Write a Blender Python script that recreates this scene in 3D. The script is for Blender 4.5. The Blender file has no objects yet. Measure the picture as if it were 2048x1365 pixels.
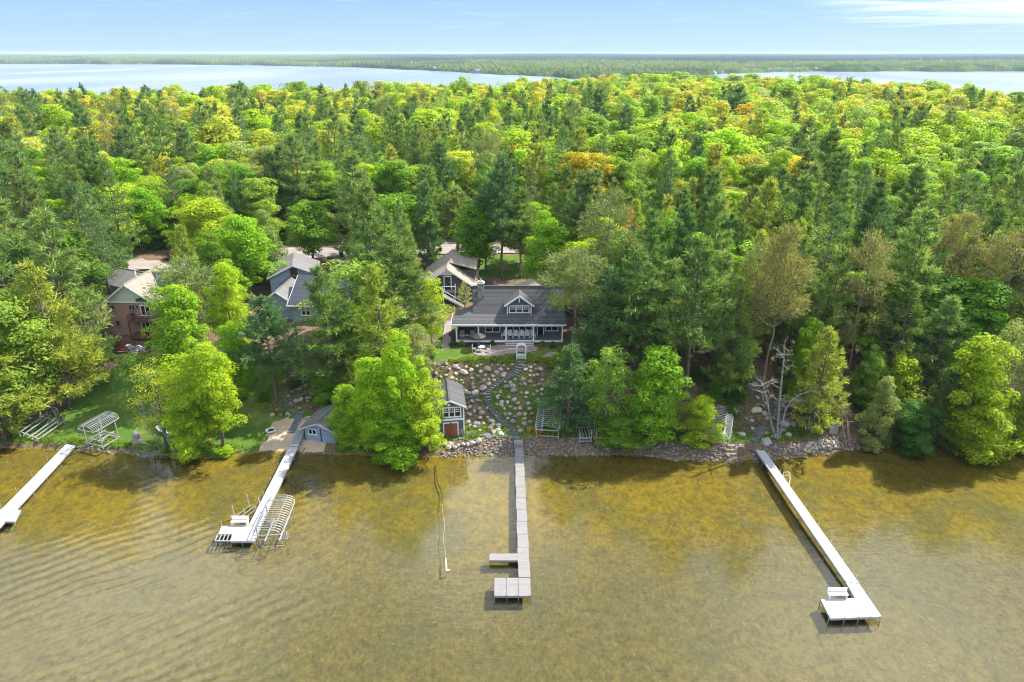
import bpy, math, random
import numpy as np
from mathutils import Vector, Matrix
R = math.radians
random.seed(11); rng = np.random.default_rng(7)
scene = bpy.context.scene
COL = scene.collection

# ------------------------------------------------------------------ camera
CAM = np.array([0.0, 0.0, 42.0]); PITCH = R(22.91); F = 1365.0
cd = bpy.data.cameras.new('camera'); cam = bpy.data.objects.new('camera', cd); COL.objects.link(cam)
cam.location = CAM; cam.rotation_euler = (R(90) - PITCH, 0, 0)
cd.sensor_width = 36; cd.lens = 24.0; cd.clip_end = 200000; cd.clip_start = 0.5
scene.camera = cam
cP, sP = math.cos(PITCH), math.sin(PITCH)
def ray(px, py):
    u = (px - 1024) / F; v = (682.5 - py) / F
    return np.array([u, cP + v * sP, -sP + v * cP])
def P(px, py, z=0.0):
    d = ray(px, py); t = (z - CAM[2]) / d[2]; return CAM + d * t
def scale_at(p):
    return F / (p[1] * cP + (42 - p[2]) * sP)
def z_at(py, y):
    a = PITCH - math.atan((682.5 - py) / F); return 42 - y * math.tan(a)

# ------------------------------------------------------------------ terrain
_sh = [(-700,890),(-300,893),(0,896),(110,900),(200,905),(300,913),(400,917),(480,912),(540,905),(585,906),(640,909),(700,911),(800,914),
       (885,914),(990,910),(1075,910),(1150,911),(1268,910),(1300,913),(1366,921),(1454,922),(1520,922),(1580,917),(1640,908),(1690,900),(1730,893),(1800,890),(2048,890),(2800,888)]
_shp = np.array([P(a, b, 0)[:2] for a, b in _sh])
def Ys(x): return np.interp(x, _shp[:, 0], _shp[:, 1]) + 0.12 * np.sin(x * 1.7) + 0.08 * np.sin(x * 4.3 + 1)
def tb(tab): return [(a - 1024) / F * cP for a, b in tab], [b for a, b in tab]
_nf = tb([(-900,400),(0,430),(400,445),(700,470),(1000,510),(1200,590),(1350,640),(1500,590),(1650,550),(1850,500),(2048,420),(2900,360)])
_ff = tb([(-900,3000),(0,2970),(300,2870),(500,2600),(700,2270),(900,1720),(1050,1423),(1200,1230),(1300,1140),(1400,1250),(1450,1560),(1550,1720),(1750,1760),(2048,1760),(2900,1750)])
def Yf(u): return np.interp(u, *_nf) + 10 * np.sin(u * 60)
def Y2(u): return np.interp(u, *_ff) + 25 * np.sin(u * 50) + 12 * np.sin(u * 140)
def sst(a, b, x): t = np.clip((x - a) / (b - a), 0, 1); return t * t * (3 - 2 * t)
PC = ([-70,-30,-9,-3,0,1.9,3.2,5,12.3,14,30,62,75,300,900],[-1.0,-.75,-0.5,-.32,-.05,1.05,1.15,1.5,5.85,6.05,6.3,7,7.3,9,9])
PL = ([-70,-30,-9,-3,0,.6,3,8,17.0,22,30,55,75,300,900],[-1.0,-.75,-0.5,-.32,-.05,.55,.75,1.35,4.3,5.45,5.6,6.9,7.3,9,9])
PB = ([-70,-30,-9,-3,0,1,5,8,10,16,20,62,75,300,900],[-1.0,-.75,-0.5,-.28,-.03,.25,.8,1.25,2.2,5.5,6,7,7.3,9,9])
def H(x, y):
    x = np.asarray(x, float); y = np.asarray(y, float)
    d = y - Ys(x)
    zc = np.interp(d, *PC); zl = np.interp(d, *PL); zb = np.interp(d, *PB)
    wl = 1 - sst(-34, -29.5, x); wb = sst(-34, -29.5, x) * (1 - sst(-17, -13, x))
    z = zl * wl + zb * wb + zc * (1 - wl - wb)
    on = sst(2.5, 6, d) * (1 - 0.75 * sst(14, 22, d))
    z = z + on * (0.10 * np.sin(x * 1.1 + y * .4) + 0.08 * np.sin(x * .53 - y * 1.3) + .04 * np.sin(x * 3.1 + y * 2.7))
    z = z + sst(140, 260, y) * (1.4 * np.sin(x * .031) * np.sin(y * .027) )
    u = x / np.maximum(y, 60)
    far = y > 150
    yf = Yf(u); y2 = Y2(u)
    zf = np.minimum(z, np.maximum((yf - y) * .08, -2.5))
    zf = np.where(y > .5 * (yf + y2), np.clip((y - y2) * .03, -2.5, 2.0 + np.clip((y - 4000) / 16000, 0, 1) * 6), zf)
    return np.where(far, zf, z)
def G(px, py):
    d = ray(px, py); lo, hi = 20.0, 600.0
    ts = np.linspace(30, 900, 4000); pts = CAM[None] + ts[:, None] * d[None]
    below = pts[:, 2] < H(pts[:, 0], pts[:, 1])
    k = int(np.argmax(below)); lo, hi = ts[k - 1], ts[k]
    for _ in range(25):
        m = .5 * (lo + hi); p = CAM + m * d
        if p[2] < float(H(p[0], p[1])): hi = m
        else: lo = m
    return CAM + hi * d
def hz(x, y): return float(H(x, y))

# ------------------------------------------------------------------ materials
def nt(name):
    m = bpy.data.materials.new(name); m.use_nodes = True
    t = m.node_tree; t.nodes.clear(); return m, t
class N:
    def __init__(s, t): s.t = t
    def __call__(s, typ, ins=None, **kw):
        n = s.t.nodes.new('ShaderNode' + typ)
        for k, v in kw.items(): setattr(n, k, v)
        for k, v in (ins or {}).items():
            if isinstance(v, bpy.types.NodeSocket): s.t.links.new(v, n.inputs[k])
            else: n.inputs[k].default_value = v
        return n
    def mix(s, fac, a, b, mode='MIX'):
        n = s.t.nodes.new('ShaderNodeMix'); n.data_type = 'RGBA'; n.blend_type = mode
        for sock, v in ((n.inputs[0], fac), (n.inputs[6], a), (n.inputs[7], b)):
            if isinstance(v, bpy.types.NodeSocket): s.t.links.new(v, sock)
            elif isinstance(v, (tuple, list)): sock.default_value = (*v[:3], 1)
            else: sock.default_value = v
        return n.outputs[2]
    def math(s, op, a, b=0.0, clamp=False):
        n = s.t.nodes.new('ShaderNodeMath'); n.operation = op; n.use_clamp = clamp
        for i, v in enumerate((a, b)):
            if isinstance(v, bpy.types.NodeSocket): s.t.links.new(v, n.inputs[i])
            else: n.inputs[i].default_value = v
        return n.outputs[0]
    def ramp(s, fac, stops):
        n = s.t.nodes.new('ShaderNodeValToRGB'); s.t.links.new(fac, n.inputs[0])
        e = n.color_ramp.elements
        while len(e) < len(stops): e.new(0.5)
        for q, (p, c) in zip(e, stops):
            q.position = p; q.color = (*c, 1) if len(c) == 3 else c
        return n.outputs[0]
    def noise(s, vec, scale, detail=3, rough=.55, dist=0.0):
        n = s('TexNoise', {'Scale': scale, 'Detail': detail, 'Roughness': rough, 'Distortion': dist})
        if vec is not None: s.t.links.new(vec, n.inputs['Vector'])
        return n.outputs[0]
    def out(s, surf): 
        o = s.t.nodes.new('ShaderNodeOutputMaterial'); s.t.links.new(surf, o.inputs[0])
def mat(name, col, rough=.7, var=.25, scale=6.0, bump=0.0, bscale=20.0, metallic=0.0, stripes=None, spec=.4, objcol=False, stain=None):
    m, t = nt(name); n = N(t)
    tc = n('TexCoord').outputs['Object']
    base = n('ObjectInfo').outputs['Color'] if objcol else n.mix(0.0, col, col)
    f = n.noise(tc, scale, 4)
    lo = n.mix(1.0, base, (1 - var,) * 3, 'MULTIPLY'); hi = n.mix(1.0, base, (1 + var,) * 3, 'MULTIPLY')
    c = n.mix(n.ramp(f, [(.3, (0, 0, 0)), (.7, (1, 1, 1))]), lo, hi)
    if stain:
        c = n.mix(n.ramp(n.noise(tc, stain[1], 5, .65), [(.5, (0, 0, 0)), (.68, (1, 1, 1))]), c, stain[0])
    height = n.noise(tc, bscale, 3)
    if stripes:   # (axis, period, darkness, width)
        ax, per, dark, wd = stripes
        sp = n('SeparateXYZ', {0: tc}).outputs[ax]
        fr = n.math('FRACT', n.math('DIVIDE', sp, per))
        ln = n.math('LESS_THAN', fr, wd)
        c = n.mix(n.math('MULTIPLY', ln, dark), c, (0.01, .01, .01))
        cell = n.math('FLOOR', n.math('DIVIDE', sp, per))
        wn = n('TexWhiteNoise', {'W': cell}, noise_dimensions='1D').outputs[0]
        c = n.mix(.5, c, n.mix(wn, lo, hi))
        height = n.math('ADD', n.math('MULTIPLY', height, .3), fr)
    b = n('BsdfPrincipled', {'Base Color': c, 'Roughness': rough, 'Metallic': metallic, 'Specular IOR Level': spec})
    if bump:
        bp = n('Bump', {'Strength': bump, 'Distance': .03, 'Height': height}); t.links.new(bp.outputs[0], b.inputs['Normal'])
    n.out(b.outputs[0]); return m

def foliage_mat(name, trans=.42, jitter=.35, rough=.55, fixed=None):
    m, t = nt(name); n = N(t)
    oi = n('ObjectInfo'); rnd = n('NewGeometry').outputs['Random Per Island']
    hsv = n('HueSaturation', {'Hue': n.math('ADD', .489, n.math('MULTIPLY', oi.outputs['Random'], .022)), 'Saturation': 1.0,
        'Value': n.math('ADD', 1 - jitter, n.math('MULTIPLY', rnd, 2 * jitter)), 'Color': (*fixed, 1) if fixed else oi.outputs['Color']}).outputs[0]
    geo = n('TexCoord').outputs['Object']
    big = n.noise(geo, .55, 2)
    c = n.mix(n.ramp(big, [(.35, (0, 0, 0)), (.65, (1, 1, 1))]), n.mix(1.0, hsv, (.88, .90, .92), 'MULTIPLY'), n.mix(1.0, hsv, (1.32, 1.2, .98), 'MULTIPLY'))
    d = n('BsdfPrincipled', {'Base Color': c, 'Roughness': rough, 'Specular IOR Level': .25})
    tr = n('BsdfTranslucent', {'Color': n.mix(1.0, c, (1.25, 1.2, .7), 'MULTIPLY')})
    mx = n('MixShader', {0: trans, 1: d.outputs[0], 2: tr.outputs[0]})
    n.out(mx.outputs[0]); return m

M = {}
M['leaf'] = foliage_mat('broad leaves', .55, .32)
M['needle'] = foliage_mat('pine needles', .36, .42)
M['bark'] = mat('grey brown bark', (.13, .10, .08), .9, .4, 3, .6, 14)
M['redbark'] = mat('reddish pine bark', (.19, .14, .11), .9, .4, 3, .6, 14)
M['birch'] = mat('white birch bark', (.25, .24, .22), .8, .25, 5, .3, 20, stain=((.08, .07, .06), 3.2))
M['deadwood'] = mat('weathered grey wood', (.27, .245, .215), .9, .3, 6, .3, 20)
M['siding'] = mat('blue grey lap siding', (.092, .112, .128), .7, .15, 3, .5, 20, stripes=(2, .16, .35, .12))
M['darksiding'] = mat('dark brown grey shingle siding', (.075, .068, .066), .8, .2, 5, .4, 20, stripes=(2, .2, .35, .12))
M['bluesiding'] = mat('pale blue grey siding', (.20, .27, .34), .7, .12, 3, .4, 20, stripes=(2, .2, .3, .1))
M['shedblue'] = mat('dusty blue siding', (.22, .295, .365), .7, .12, 3, .4, 20, stripes=(2, .24, .3, .1))
M['pink'] = mat('faded rose brown siding', (.35, .215, .185), .8, .15, 2, .4, 20, stripes=(2, .18, .3, .1))
M['cream'] = mat('pale sage gable siding', (.50, .55, .46), .7, .1, 2, .4, 20, stripes=(2, .18, .35, .1))
M['white'] = mat('white paint', (.80, .80, .80), .5, .05, 4)
M['trim'] = mat('white trim paint', (.74, .75, .76), .55, .07, 4)
M['roof'] = mat('grey asphalt shingles', (.085, .083, .084), .9, .42, 9, .7, 30, stripes=(1, .19, .3, .16))
M['roofdark'] = mat('dark slate shingles', (.045, .052, .065), .85, .3, 9, .7, 30, stripes=(1, .2, .3, .16))
M['rooftan'] = mat('brown grey shingles', (.27, .225, .185), .9, .25, 9, .7, 30, stripes=(1, .2, .3, .16))
M['roofgrey'] = mat('light grey shingles', (.15, .145, .14), .9, .35, 9, .7, 30, stripes=(1, .2, .3, .16))
def glass_mat():
    m, t = nt('dark window glass'); n = N(t)
    b = n('BsdfPrincipled', {'Base Color': (.012, .016, .02, 1), 'Roughness': .06, 'Specular IOR Level': .6}); n.out(b.outputs[0]); return m
M['glass'] = glass_mat()
M['screen'] = mat('dark insect screen', (.018, .018, .019), .6, .2, 5)
M['deckgrey'] = mat('grey weathered boards', (.21, .198, .188), .8, .15, 3, .4, 20, stripes=(1, .145, .55, .1))
M['deckx'] = mat('grey weathered cross boards', (.42, .395, .38), .8, .15, 3, .4, 20, stripes=(0, .2, .55, .12))
M['dockwhite'] = mat('white plastic dock boards', (.41, .40, .41), .6, .05, 2, .2, 20, stripes=(1, .15, .12, .08), stain=((.36, .35, .33), 1.6))
M['alu'] = mat('pale aluminium', (.40, .405, .40), .4, .12, 5, metallic=.35)
M['alugrey'] = mat('dull galvanised steel', (.46, .46, .45), .5, .2, 5, metallic=.3)
M['woodred'] = mat('red stained deck wood', (.14, .05, .04), .8, .25, 5)
M['door'] = mat('varnished red brown door', (.23, .065, .035), .5, .25, 4, .3, 10, stripes=(0, .19, .45, .08))
M['wood'] = mat('weathered timber', (.26, .20, .15), .9, .25, 5, .4, 15)
M['stone'] = mat('fieldstone', (.4, .37, .34), .9, .28, 3.2, .7, 9, objcol=True)
M['slab'] = mat('bluestone slab', (.115, .125, .135), .85, .3, 4, .5, 12)
M['chimney'] = mat('rubble chimney stone', (.22, .20, .18), .9, .55, 4.5, .8, 7)
M['black'] = mat('black metal', (.02, .02, .022), .6, .2, 5)
M['concrete'] = mat('pale concrete', (.42, .41, .39), .9, .15, 4)
M['green'] = mat('dark green plastic', (.02, .07, .05), .6, .15, 4)
M['yellow'] = mat('yellow plastic lid', (.55, .36, .04), .6, .1, 4)
M['red'] = mat('red paint', (.5, .04, .03), .6, .1, 4)
M['patina'] = mat('pale green furniture paint', (.38, .45, .40), .7, .1, 4)

# ------------------------------------------------------------------ mesh builder
class MB:
    def __init__(s): s.v = []; s.f = []; s.m = []; s.n = 0
    def add(s, v, f, mi=0):
        v = np.asarray(v, float).reshape(-1, 3); b = s.n
        s.v.append(v); s.f += [tuple(b + i for i in q) for q in f]; s.m += [mi] * len(f); s.n += len(v); return s
    def box(s, c, d, rz=0.0, mi=0):
        x, y, z = [q * .5 for q in d]
        v = np.array([[-x,-y,-z],[x,-y,-z],[x,y,-z],[-x,y,-z],[-x,-y,z],[x,-y,z],[x,y,z],[-x,y,z]])
        if rz: c_, s_ = math.cos(rz), math.sin(rz); v = v @ np.array([[c_, s_, 0], [-s_, c_, 0], [0, 0, 1]])
        return s.add(v + np.array(c), [(0,3,2,1),(4,5,6,7),(0,1,5,4),(1,2,6,5),(2,3,7,6),(3,0,4,7)], mi)
    def bar(s, a, b, w, h=None, mi=0):       # rectangular bar between two points
        a = np.array(a, float); b = np.array(b, float); h = h or w; d = b - a; L = np.linalg.norm(d); d = d / L
        up = np.array([0, 0, 1.0]) if abs(d[2]) < .95 else np.array([0, 1.0, 0])
        r = np.cross(d, up); r /= np.linalg.norm(r); q = np.cross(r, d)
        v = []
        for p in (a, b):
            for i, j in ((-1,-1),(1,-1),(1,1),(-1,1)): v.append(p + r * i * w / 2 + q * j * h / 2)
        return s.add(v, [(0,1,2,3),(7,6,5,4),(0,4,5,1),(1,5,6,2),(2,6,7,3),(3,7,4,0)], mi)
    def tube(s, path, r, n=6, mi=0, cap=True):
        p = np.array(path, float); k = len(p); rr = np.full(k, r) if np.isscalar(r) else np.array(r)
        t = np.gradient(p, axis=0); t /= np.linalg.norm(t, axis=1)[:, None] + 1e-9
        ref = np.array([.3, .2, 1.0]) if abs(t[0][2]) < .8 else np.array([1.0, .1, 0])
        a = np.cross(t, ref); a /= np.linalg.norm(a, axis=1)[:, None] + 1e-9; b = np.cross(t, a)
        th = np.linspace(0, 2 * math.pi, n, endpoint=False)
        v = p[:, None] + rr[:, None, None] * (a[:, None] * np.cos(th)[None, :, None] + b[:, None] * np.sin(th)[None, :, None])
        f = [(i*n+j, i*n+(j+1)%n, (i+1)*n+(j+1)%n, (i+1)*n+j) for i in range(k-1) for j in range(n)]
        if cap: f += [tuple(range(n))[::-1], tuple((k-1)*n + j for j in range(n))]
        return s.add(v, f, mi)
    def prism(s, pts, z0, z1, mi=0):         # pts: list of (x,y) ccw; z may be scalars
        k = len(pts); v = [(x, y, z0) for x, y in pts] + [(x, y, z1) for x, y in pts]
        f = [tuple(range(k))[::-1], tuple(range(k, 2*k))] + [(i, (i+1) % k, k+(i+1) % k, k+i) for i in range(k)]
        return s.add(v, f, mi)
    def slabpoly(s, pts3, th, mi=0):         # a sloped sheet with thickness (downwards)
        k = len(pts3); v = [tuple(p) for p in pts3] + [(p[0], p[1], p[2] - th) for p in pts3]
        f = [tuple(range(k)), tuple(range(k, 2*k))[::-1]] + [((i+1) % k, i, k+i, k+(i+1) % k) for i in range(k)]
        return s.add(v, f, mi)
    def mesh(s, name, mats):
        me = bpy.data.meshes.new(name)
        v = np.concatenate(s.v) if s.v else np.zeros((0, 3))
        me.from_pydata(v.tolist(), [], s.f)
        for m in (mats if isinstance(mats, (list, tuple)) else [mats]): me.materials.append(m)
        if len(me.polygons): me.polygons.foreach_set('material_index', s.m)
        me.update(); return me
    def build(s, name, mats, parent=None, world=False):
        if world and parent is not None:
            off = np.array(parent.location); s.v = [q - off for q in s.v]
        o = bpy.data.objects.new(name, s.mesh(name, mats)); COL.objects.link(o)
        if parent is not None: o.parent = parent
        return o
def np_mesh(name, v, f, mats, mi=None, smooth=False):
    me = bpy.data.meshes.new(name); v = np.asarray(v, np.float32); f = np.asarray(f, np.int32); k = f.shape[1]
    me.vertices.add(len(v)); me.vertices.foreach_set('co', v.ravel())
    me.loops.add(f.size); me.loops.foreach_set('vertex_index', f.ravel())
    me.polygons.add(len(f)); me.polygons.foreach_set('loop_start', np.arange(len(f), dtype=np.int32) * k)
    for m in mats: me.materials.append(m)
    if mi is not None: me.polygons.foreach_set('material_index', np.asarray(mi, np.int32))
    if smooth: me.polygons.foreach_set('use_smooth', np.ones(len(f), bool))
    me.update(calc_edges=True); return me
def tag(o, label=None, cat=None, group=None, kind=None):
    if label: o['label'] = label
    if cat: o['category'] = cat
    if group: o['group'] = group
    if kind: o['kind'] = kind
    return o
def T(name, loc, label, cat, rz=0.0, group=None):
    o = bpy.data.objects.new(name, None); COL.objects.link(o); o.location = loc; o.rotation_euler = (0, 0, rz)
    o.empty_display_size = .3
    return tag(o, label, cat, group)
def copy_tree(o, parent=None):
    c = o.copy(); COL.objects.link(c)
    if parent is not None: c.parent = parent
    for ch in list(o.children): copy_tree(ch, c)
    return c

# ------------------------------------------------------------------ ground sheet
US = np.linspace(-1.32, 1.32, 640)
YR = np.concatenate([np.linspace(-160, 36, 28), np.arange(38, 58, 2.0), np.arange(58, 134, .42), np.geomspace(134.5, 32000, 210)])
def gfun(y): return np.where(y < 90, 100.0, np.where(y > 150, y, 100 + (y - 90) * (50 / 60)))
GY, GU = np.meshgrid(YR, US, indexing='ij'); GX = GU * gfun(GY)
GZ = H(GX, GY)
nr, nc = GX.shape
idx = np.arange(nr * nc).reshape(nr, nc)
gf = np.stack([idx[:-1, :-1], idx[:-1, 1:], idx[1:, 1:], idx[1:, :-1]], -1).reshape(-1, 4)

def poly_px(pts): return np.array([G(a, b)[:2] for a, b in pts])
def inpoly(x, y, poly):
    c = np.zeros(x.shape, bool); k = len(poly)
    for i in range(k):
        x0, y0 = poly[i]; x1, y1 = poly[(i + 1) % k]
        if y0 == y1: continue
        c ^= ((y0 > y) != (y1 > y)) & (x < (x1 - x0) * (y - y0) / (y1 - y0) + x0)
    return c
Dd = GY - Ys(GX)
wob = .5 * np.sin(GX * .9 + GY * .6) + .35 * np.sin(GX * 2.3 - GY * 1.1)
lawn = np.zeros_like(GX)
lawn = np.maximum(lawn, (GX < -29.5 + wob) & (Dd > .5) & (Dd < 17.5) & (GX > -59 + .30 * (GY - 66) + 2 * wob + 9 * sst(5, 0, Dd) * -1))
lawn = np.maximum(lawn, (GX > -30) & (GX < -16) & (Dd > .7) & (Dd < 7.5 + wob) & (GX < -21 + wob) )
lawn = np.maximum(lawn, (GX > -20.4) & (GX < -13) & (Dd > .5) & (Dd < 1.5))
lawn = np.maximum(lawn, (GX > -9.5 + wob) & (GX < 9 + wob) & (Dd > 12.9 + .4 * wob) & (Dd < 16.8))
lawn = np.maximum(lawn, (GX > -10.5) & (GX < -7.6) & (Dd > 13) & (Dd < 24))
lawn = np.maximum(lawn, .75 * ((GX > -9) & (GX < 36) & (Dd > 1.95) & (Dd < 4.1 + .5 * wob)))
lawn = np.maximum(lawn, (GX > -14 + wob) & (GX < 3 + wob) & (GY > 111 + wob) & (GY < 124.5))
lawn = np.maximum(lawn, .55 * ((GX > -3 + 3 * wob) & (GX < 8 + 3 * wob) & (Dd > 3.5) & (Dd < 10 + wob)))     # weeds on the bank
sand = ((GX > -28.8 + .4 * wob) & (GX < -21.6) & (Dd > -.6) & (Dd < 6.2 + .5 * wob)).astype(float)
sp1 = poly_px([(1583,893),(1600,886),(1640,880),(1680,881),(1688,888),(1670,895),(1640,900),(1605,903)])
sand = np.maximum(sand, .8 * inpoly(GX, GY, sp1))
gravel = ((GX > -5.5 + wob) & (GX < 6) & (GY > 112) & (GY < 121) & (GX > .8 + wob)).astype(float)
lawn = np.where(sand > .5, 0, lawn); lawn = np.where(gravel > .5, 0, lawn)
colr = np.zeros((nr * nc, 4), np.float32); colr[:, 0] = lawn.ravel(); colr[:, 1] = sand.ravel(); colr[:, 2] = gravel.ravel(); colr[:, 3] = 1
gm = np_mesh('ground', np.stack([GX.ravel(), GY.ravel(), GZ.ravel()], -1), gf, [], smooth=True)
ca = gm.color_attributes.new('cover', 'FLOAT_COLOR', 'POINT'); ca.data.foreach_set('color', colr.ravel())
def ground_mat():
    m, t = nt('earth, lawn, sand and lake bed'); n = N(t)
    pos = n('NewGeometry').outputs['Position']; sx = n('SeparateXYZ', {0: pos})
    cv = n('SeparateColor', {0: n('VertexColor', layer_name='cover').outputs[0]})
    n1 = n.noise(pos, .35, 5, .6); n2 = n.noise(pos, 2.2, 5, .65); n3 = n.noise(pos, 9.0, 3, .6)
    soil = n.mix(n.ramp(n1, [(.38, (0, 0, 0)), (.62, (1, 1, 1))]), (.085, .062, .046), (.17, .105, .066))
    soil = n.mix(n.ramp(n2, [(.45, (0, 0, 0)), (.7, (1, 1, 1))]), soil, (.26, .17, .11))
    soil = n.mix(n.ramp(n3, [(.5, (0, 0, 0)), (.66, (1, 1, 1))]), soil, (.045, .06, .022))
    grass = n.mix(n.ramp(n2, [(.3, (0, 0, 0)), (.7, (1, 1, 1))]), (.045, .10, .011), (.085, .15, .018))
    grass = n.mix(n.ramp(n1, [(.5, (0, 0, 0)), (.68, (1, 1, 1))]), grass, (.15, .16, .04))
    sandc = n.mix(n2, (.34, .25, .17), (.52, .41, .30))
    grav = n.mix(n3, (.22, .17, .15), (.36, .29, .25))
    brk = n.math('ADD', cv.outputs[0], n.math('MULTIPLY', n.math('SUBTRACT', n2, .5), .9))
    c = n.mix(n.ramp(brk, [(.38, (0, 0, 0)), (.62, (1, 1, 1))]), soil, grass)
    c = n.mix(n.ramp(n.math('ADD', cv.outputs[1], n.math('MULTIPLY', n.math('SUBTRACT', n3, .5), .6)), [(.35, (0, 0, 0)), (.6, (1, 1, 1))]), c, sandc)
    c = n.mix(n.ramp(n.math('ADD', cv.outputs[2], n.math('MULTIPLY', n.math('SUBTRACT', n3, .5), .8)), [(.35, (0, 0, 0)), (.65, (1, 1, 1))]), c, grav)
    # lake bed: golden sand with weed patches, greyer silt further out
    b1 = n.noise(pos, .10, 5, .62, .8); b2 = n.noise(pos, 1.1, 6, .7, .4); b3 = n.noise(pos, 4.5, 5, .7)
    outw = n.math('MULTIPLY', n.math('ADD', n.math('MULTIPLY', sx.outputs[1], -.045), 2.95), 1.0, True)
    bed = n.mix(n.ramp(n.math('ADD', outw, n.math('MULTIPLY', n.math('SUBTRACT', b1, .5), 1.6)), [(.25, (0, 0, 0)), (.8, (1, 1, 1))]), (.215, .150, .012), (.145, .118, .037))
    bed = n.mix(n.ramp(b2, [(.42, (0, 0, 0)), (.66, (.75, .75, .75))]), bed, (.075, .064, .02))
    gr = n.noise(n('Mapping', {'Vector': pos, 'Scale': (1.0, .6, 1)}).outputs[0], 3.2, 6, .75)
    bed = n.mix(1.0, bed, n.ramp(gr, [(.3, (.55, .55, .52)), (.5, (1, 1, 1)), (.7, (1.35, 1.32, 1.25))]), 'MULTIPLY')
    wd = n.math('MULTIPLY', n.ramp(b1, [(.5, (0, 0, 0)), (.63, (1, 1, 1))]), n.ramp(b3, [(.42, (0, 0, 0)), (.6, (1, 1, 1))]))
    bed = n.mix(n.math('MULTIPLY', wd, .8), bed, (.075, .085, .04))
    spk = n.ramp(n.noise(pos, 7.0, 2, .5), [(.66, (0, 0, 0)), (.70, (1, 1, 1))])
    bed = n.mix(n.math('MULTIPLY', spk, .55), bed, (.06, .055, .025))
    lite = n.ramp(n.noise(pos, 5.3, 2, .5, 1.0), [(.70, (0, 0, 0)), (.73, (1, 1, 1))])
    bed = n.mix(n.math('MULTIPLY', lite, .5), bed, (.5, .4, .2))
    wet = n.math('LESS_THAN', sx.outputs[2], .06)
    c = n.mix(wet, c, bed)
    bp = n('Bump', {'Strength': .5, 'Distance': .08, 'Height': n.math('ADD', n2, n3)})
    b = n('BsdfPrincipled', {'Base Color': c, 'Roughness': .95, 'Specular IOR Level': .15, 'Normal': bp.outputs[0]})
    n.out(b.outputs[0]); return m
gm.materials.append(ground_mat())
ground = bpy.data.objects.new('ground', gm); COL.objects.link(ground); tag(ground, kind='structure')

# ------------------------------------------------------------------ water
def water_mat(name, near):
    m, t = nt(name); n = N(t)
    pos = n('NewGeometry').outputs['Position']
    if near:
        r1 = n.noise(n('Mapping', {'Vector': pos, 'Scale': (1.6, 3.4, 1), 'Rotation': (0, 0, .35)}).outputs[0], .8, 3, .5)
        sx = n('SeparateXYZ', {0: pos})
        # long wakes running in from the lower left corner of the bay
        wv = n('TexWave', {'Vector': n('Mapping', {'Vector': pos, 'Rotation': (0, 0, R(-35))}).outputs[0], 'Scale': .27, 'Distortion': 5.5, 'Detail': 3.0, 'Detail Scale': .5}, bands_direction='Y').outputs['Fac']
        zone = n.math('MULTIPLY', n.ramp(n.math('ADD', n.math('MULTIPLY', sx.outputs[0], -.035), -.30), [(0, (0, 0, 0)), (.55, (1, 1, 1))]),
                      n.ramp(n.math('MULTIPLY', n.math('SUBTRACT', 66.0, sx.outputs[1]), .1), [(.2, (0, 0, 0)), (.9, (1, 1, 1))]))
        brk = n.ramp(n.noise(n('Mapping', {'Vector': pos, 'Rotation': (0, 0, R(-35)), 'Scale': (.05, .16, 1)}).outputs[0], 1.0, 3, .6), [(.38, (.05, .05, .05)), (.62, (1, 1, 1))])
        hgt = n.math('ADD', n.math('MULTIPLY', r1, .32), n.math('MULTIPLY', n.math('MULTIPLY', wv, n.math('MULTIPLY', zone, brk)), .5))
        bp = n('Bump', {'Strength': .16, 'Distance': .25, 'Height': hgt})
        fr = n('Fresnel', {'IOR': 1.42, 'Normal': bp.outputs[0]})
        tr = n('BsdfTransparent', {'Color': (.93, .95, .86, 1)})
        df = n('BsdfDiffuse', {'Color': (.17, .145, .055, 1)})
        tr = n('MixShader', {0: .04, 1: tr.outputs[0], 2: df.outputs[0]})
        gl = n('BsdfGlossy', {'Roughness': .10, 'Color': (1, 1, 1, 1), 'Normal': bp.outputs[0]})
        mx = n('MixShader', {0: fr.outputs[0], 1: tr.outputs[0], 2: gl.outputs[0]})
        n.out(mx.outputs[0])
    else:
        r1 = n.noise(n('Mapping', {'Vector': pos, 'Scale': (.02, .05, 1)}).outputs[0], 1.0, 4, .6)
        r2 = n.noise(n('Mapping', {'Vector': pos, 'Scale': (.004, .0012, 1)}).outputs[0], 1.0, 4, .6)
        bp = n('Bump', {'Strength': .05, 'Distance': 3.0, 'Height': r1})
        b = n('BsdfPrincipled', {'Base Color': n.mix(n.ramp(r2, [(.40, (0, 0, 0)), (.62, (1, 1, 1))]), (.16, .19, .25), (.28, .295, .335)), 'Roughness': n.math('ADD', .10, n.math('MULTIPLY', r2, .25)), 'IOR': 1.33, 'Normal': bp.outputs[0]})
        n.out(b.outputs[0])
    return m
def sheet(name, x0, x1, y0, y1, z, m):
    o = MB().add([(x0, y0, z), (x1, y0, z), (x1, y1, z), (x0, y1, z)], [(0, 1, 2, 3)]).build(name, m); return tag(o, kind='structure')
sheet('lake_water', -130, 130, -150, 80, 0.0, water_mat('clear shallow lake water', True))
sheet('far_lake_water', -6000, 6000, 300, 4000, 0.0, water_mat('open lake water', False))

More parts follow.
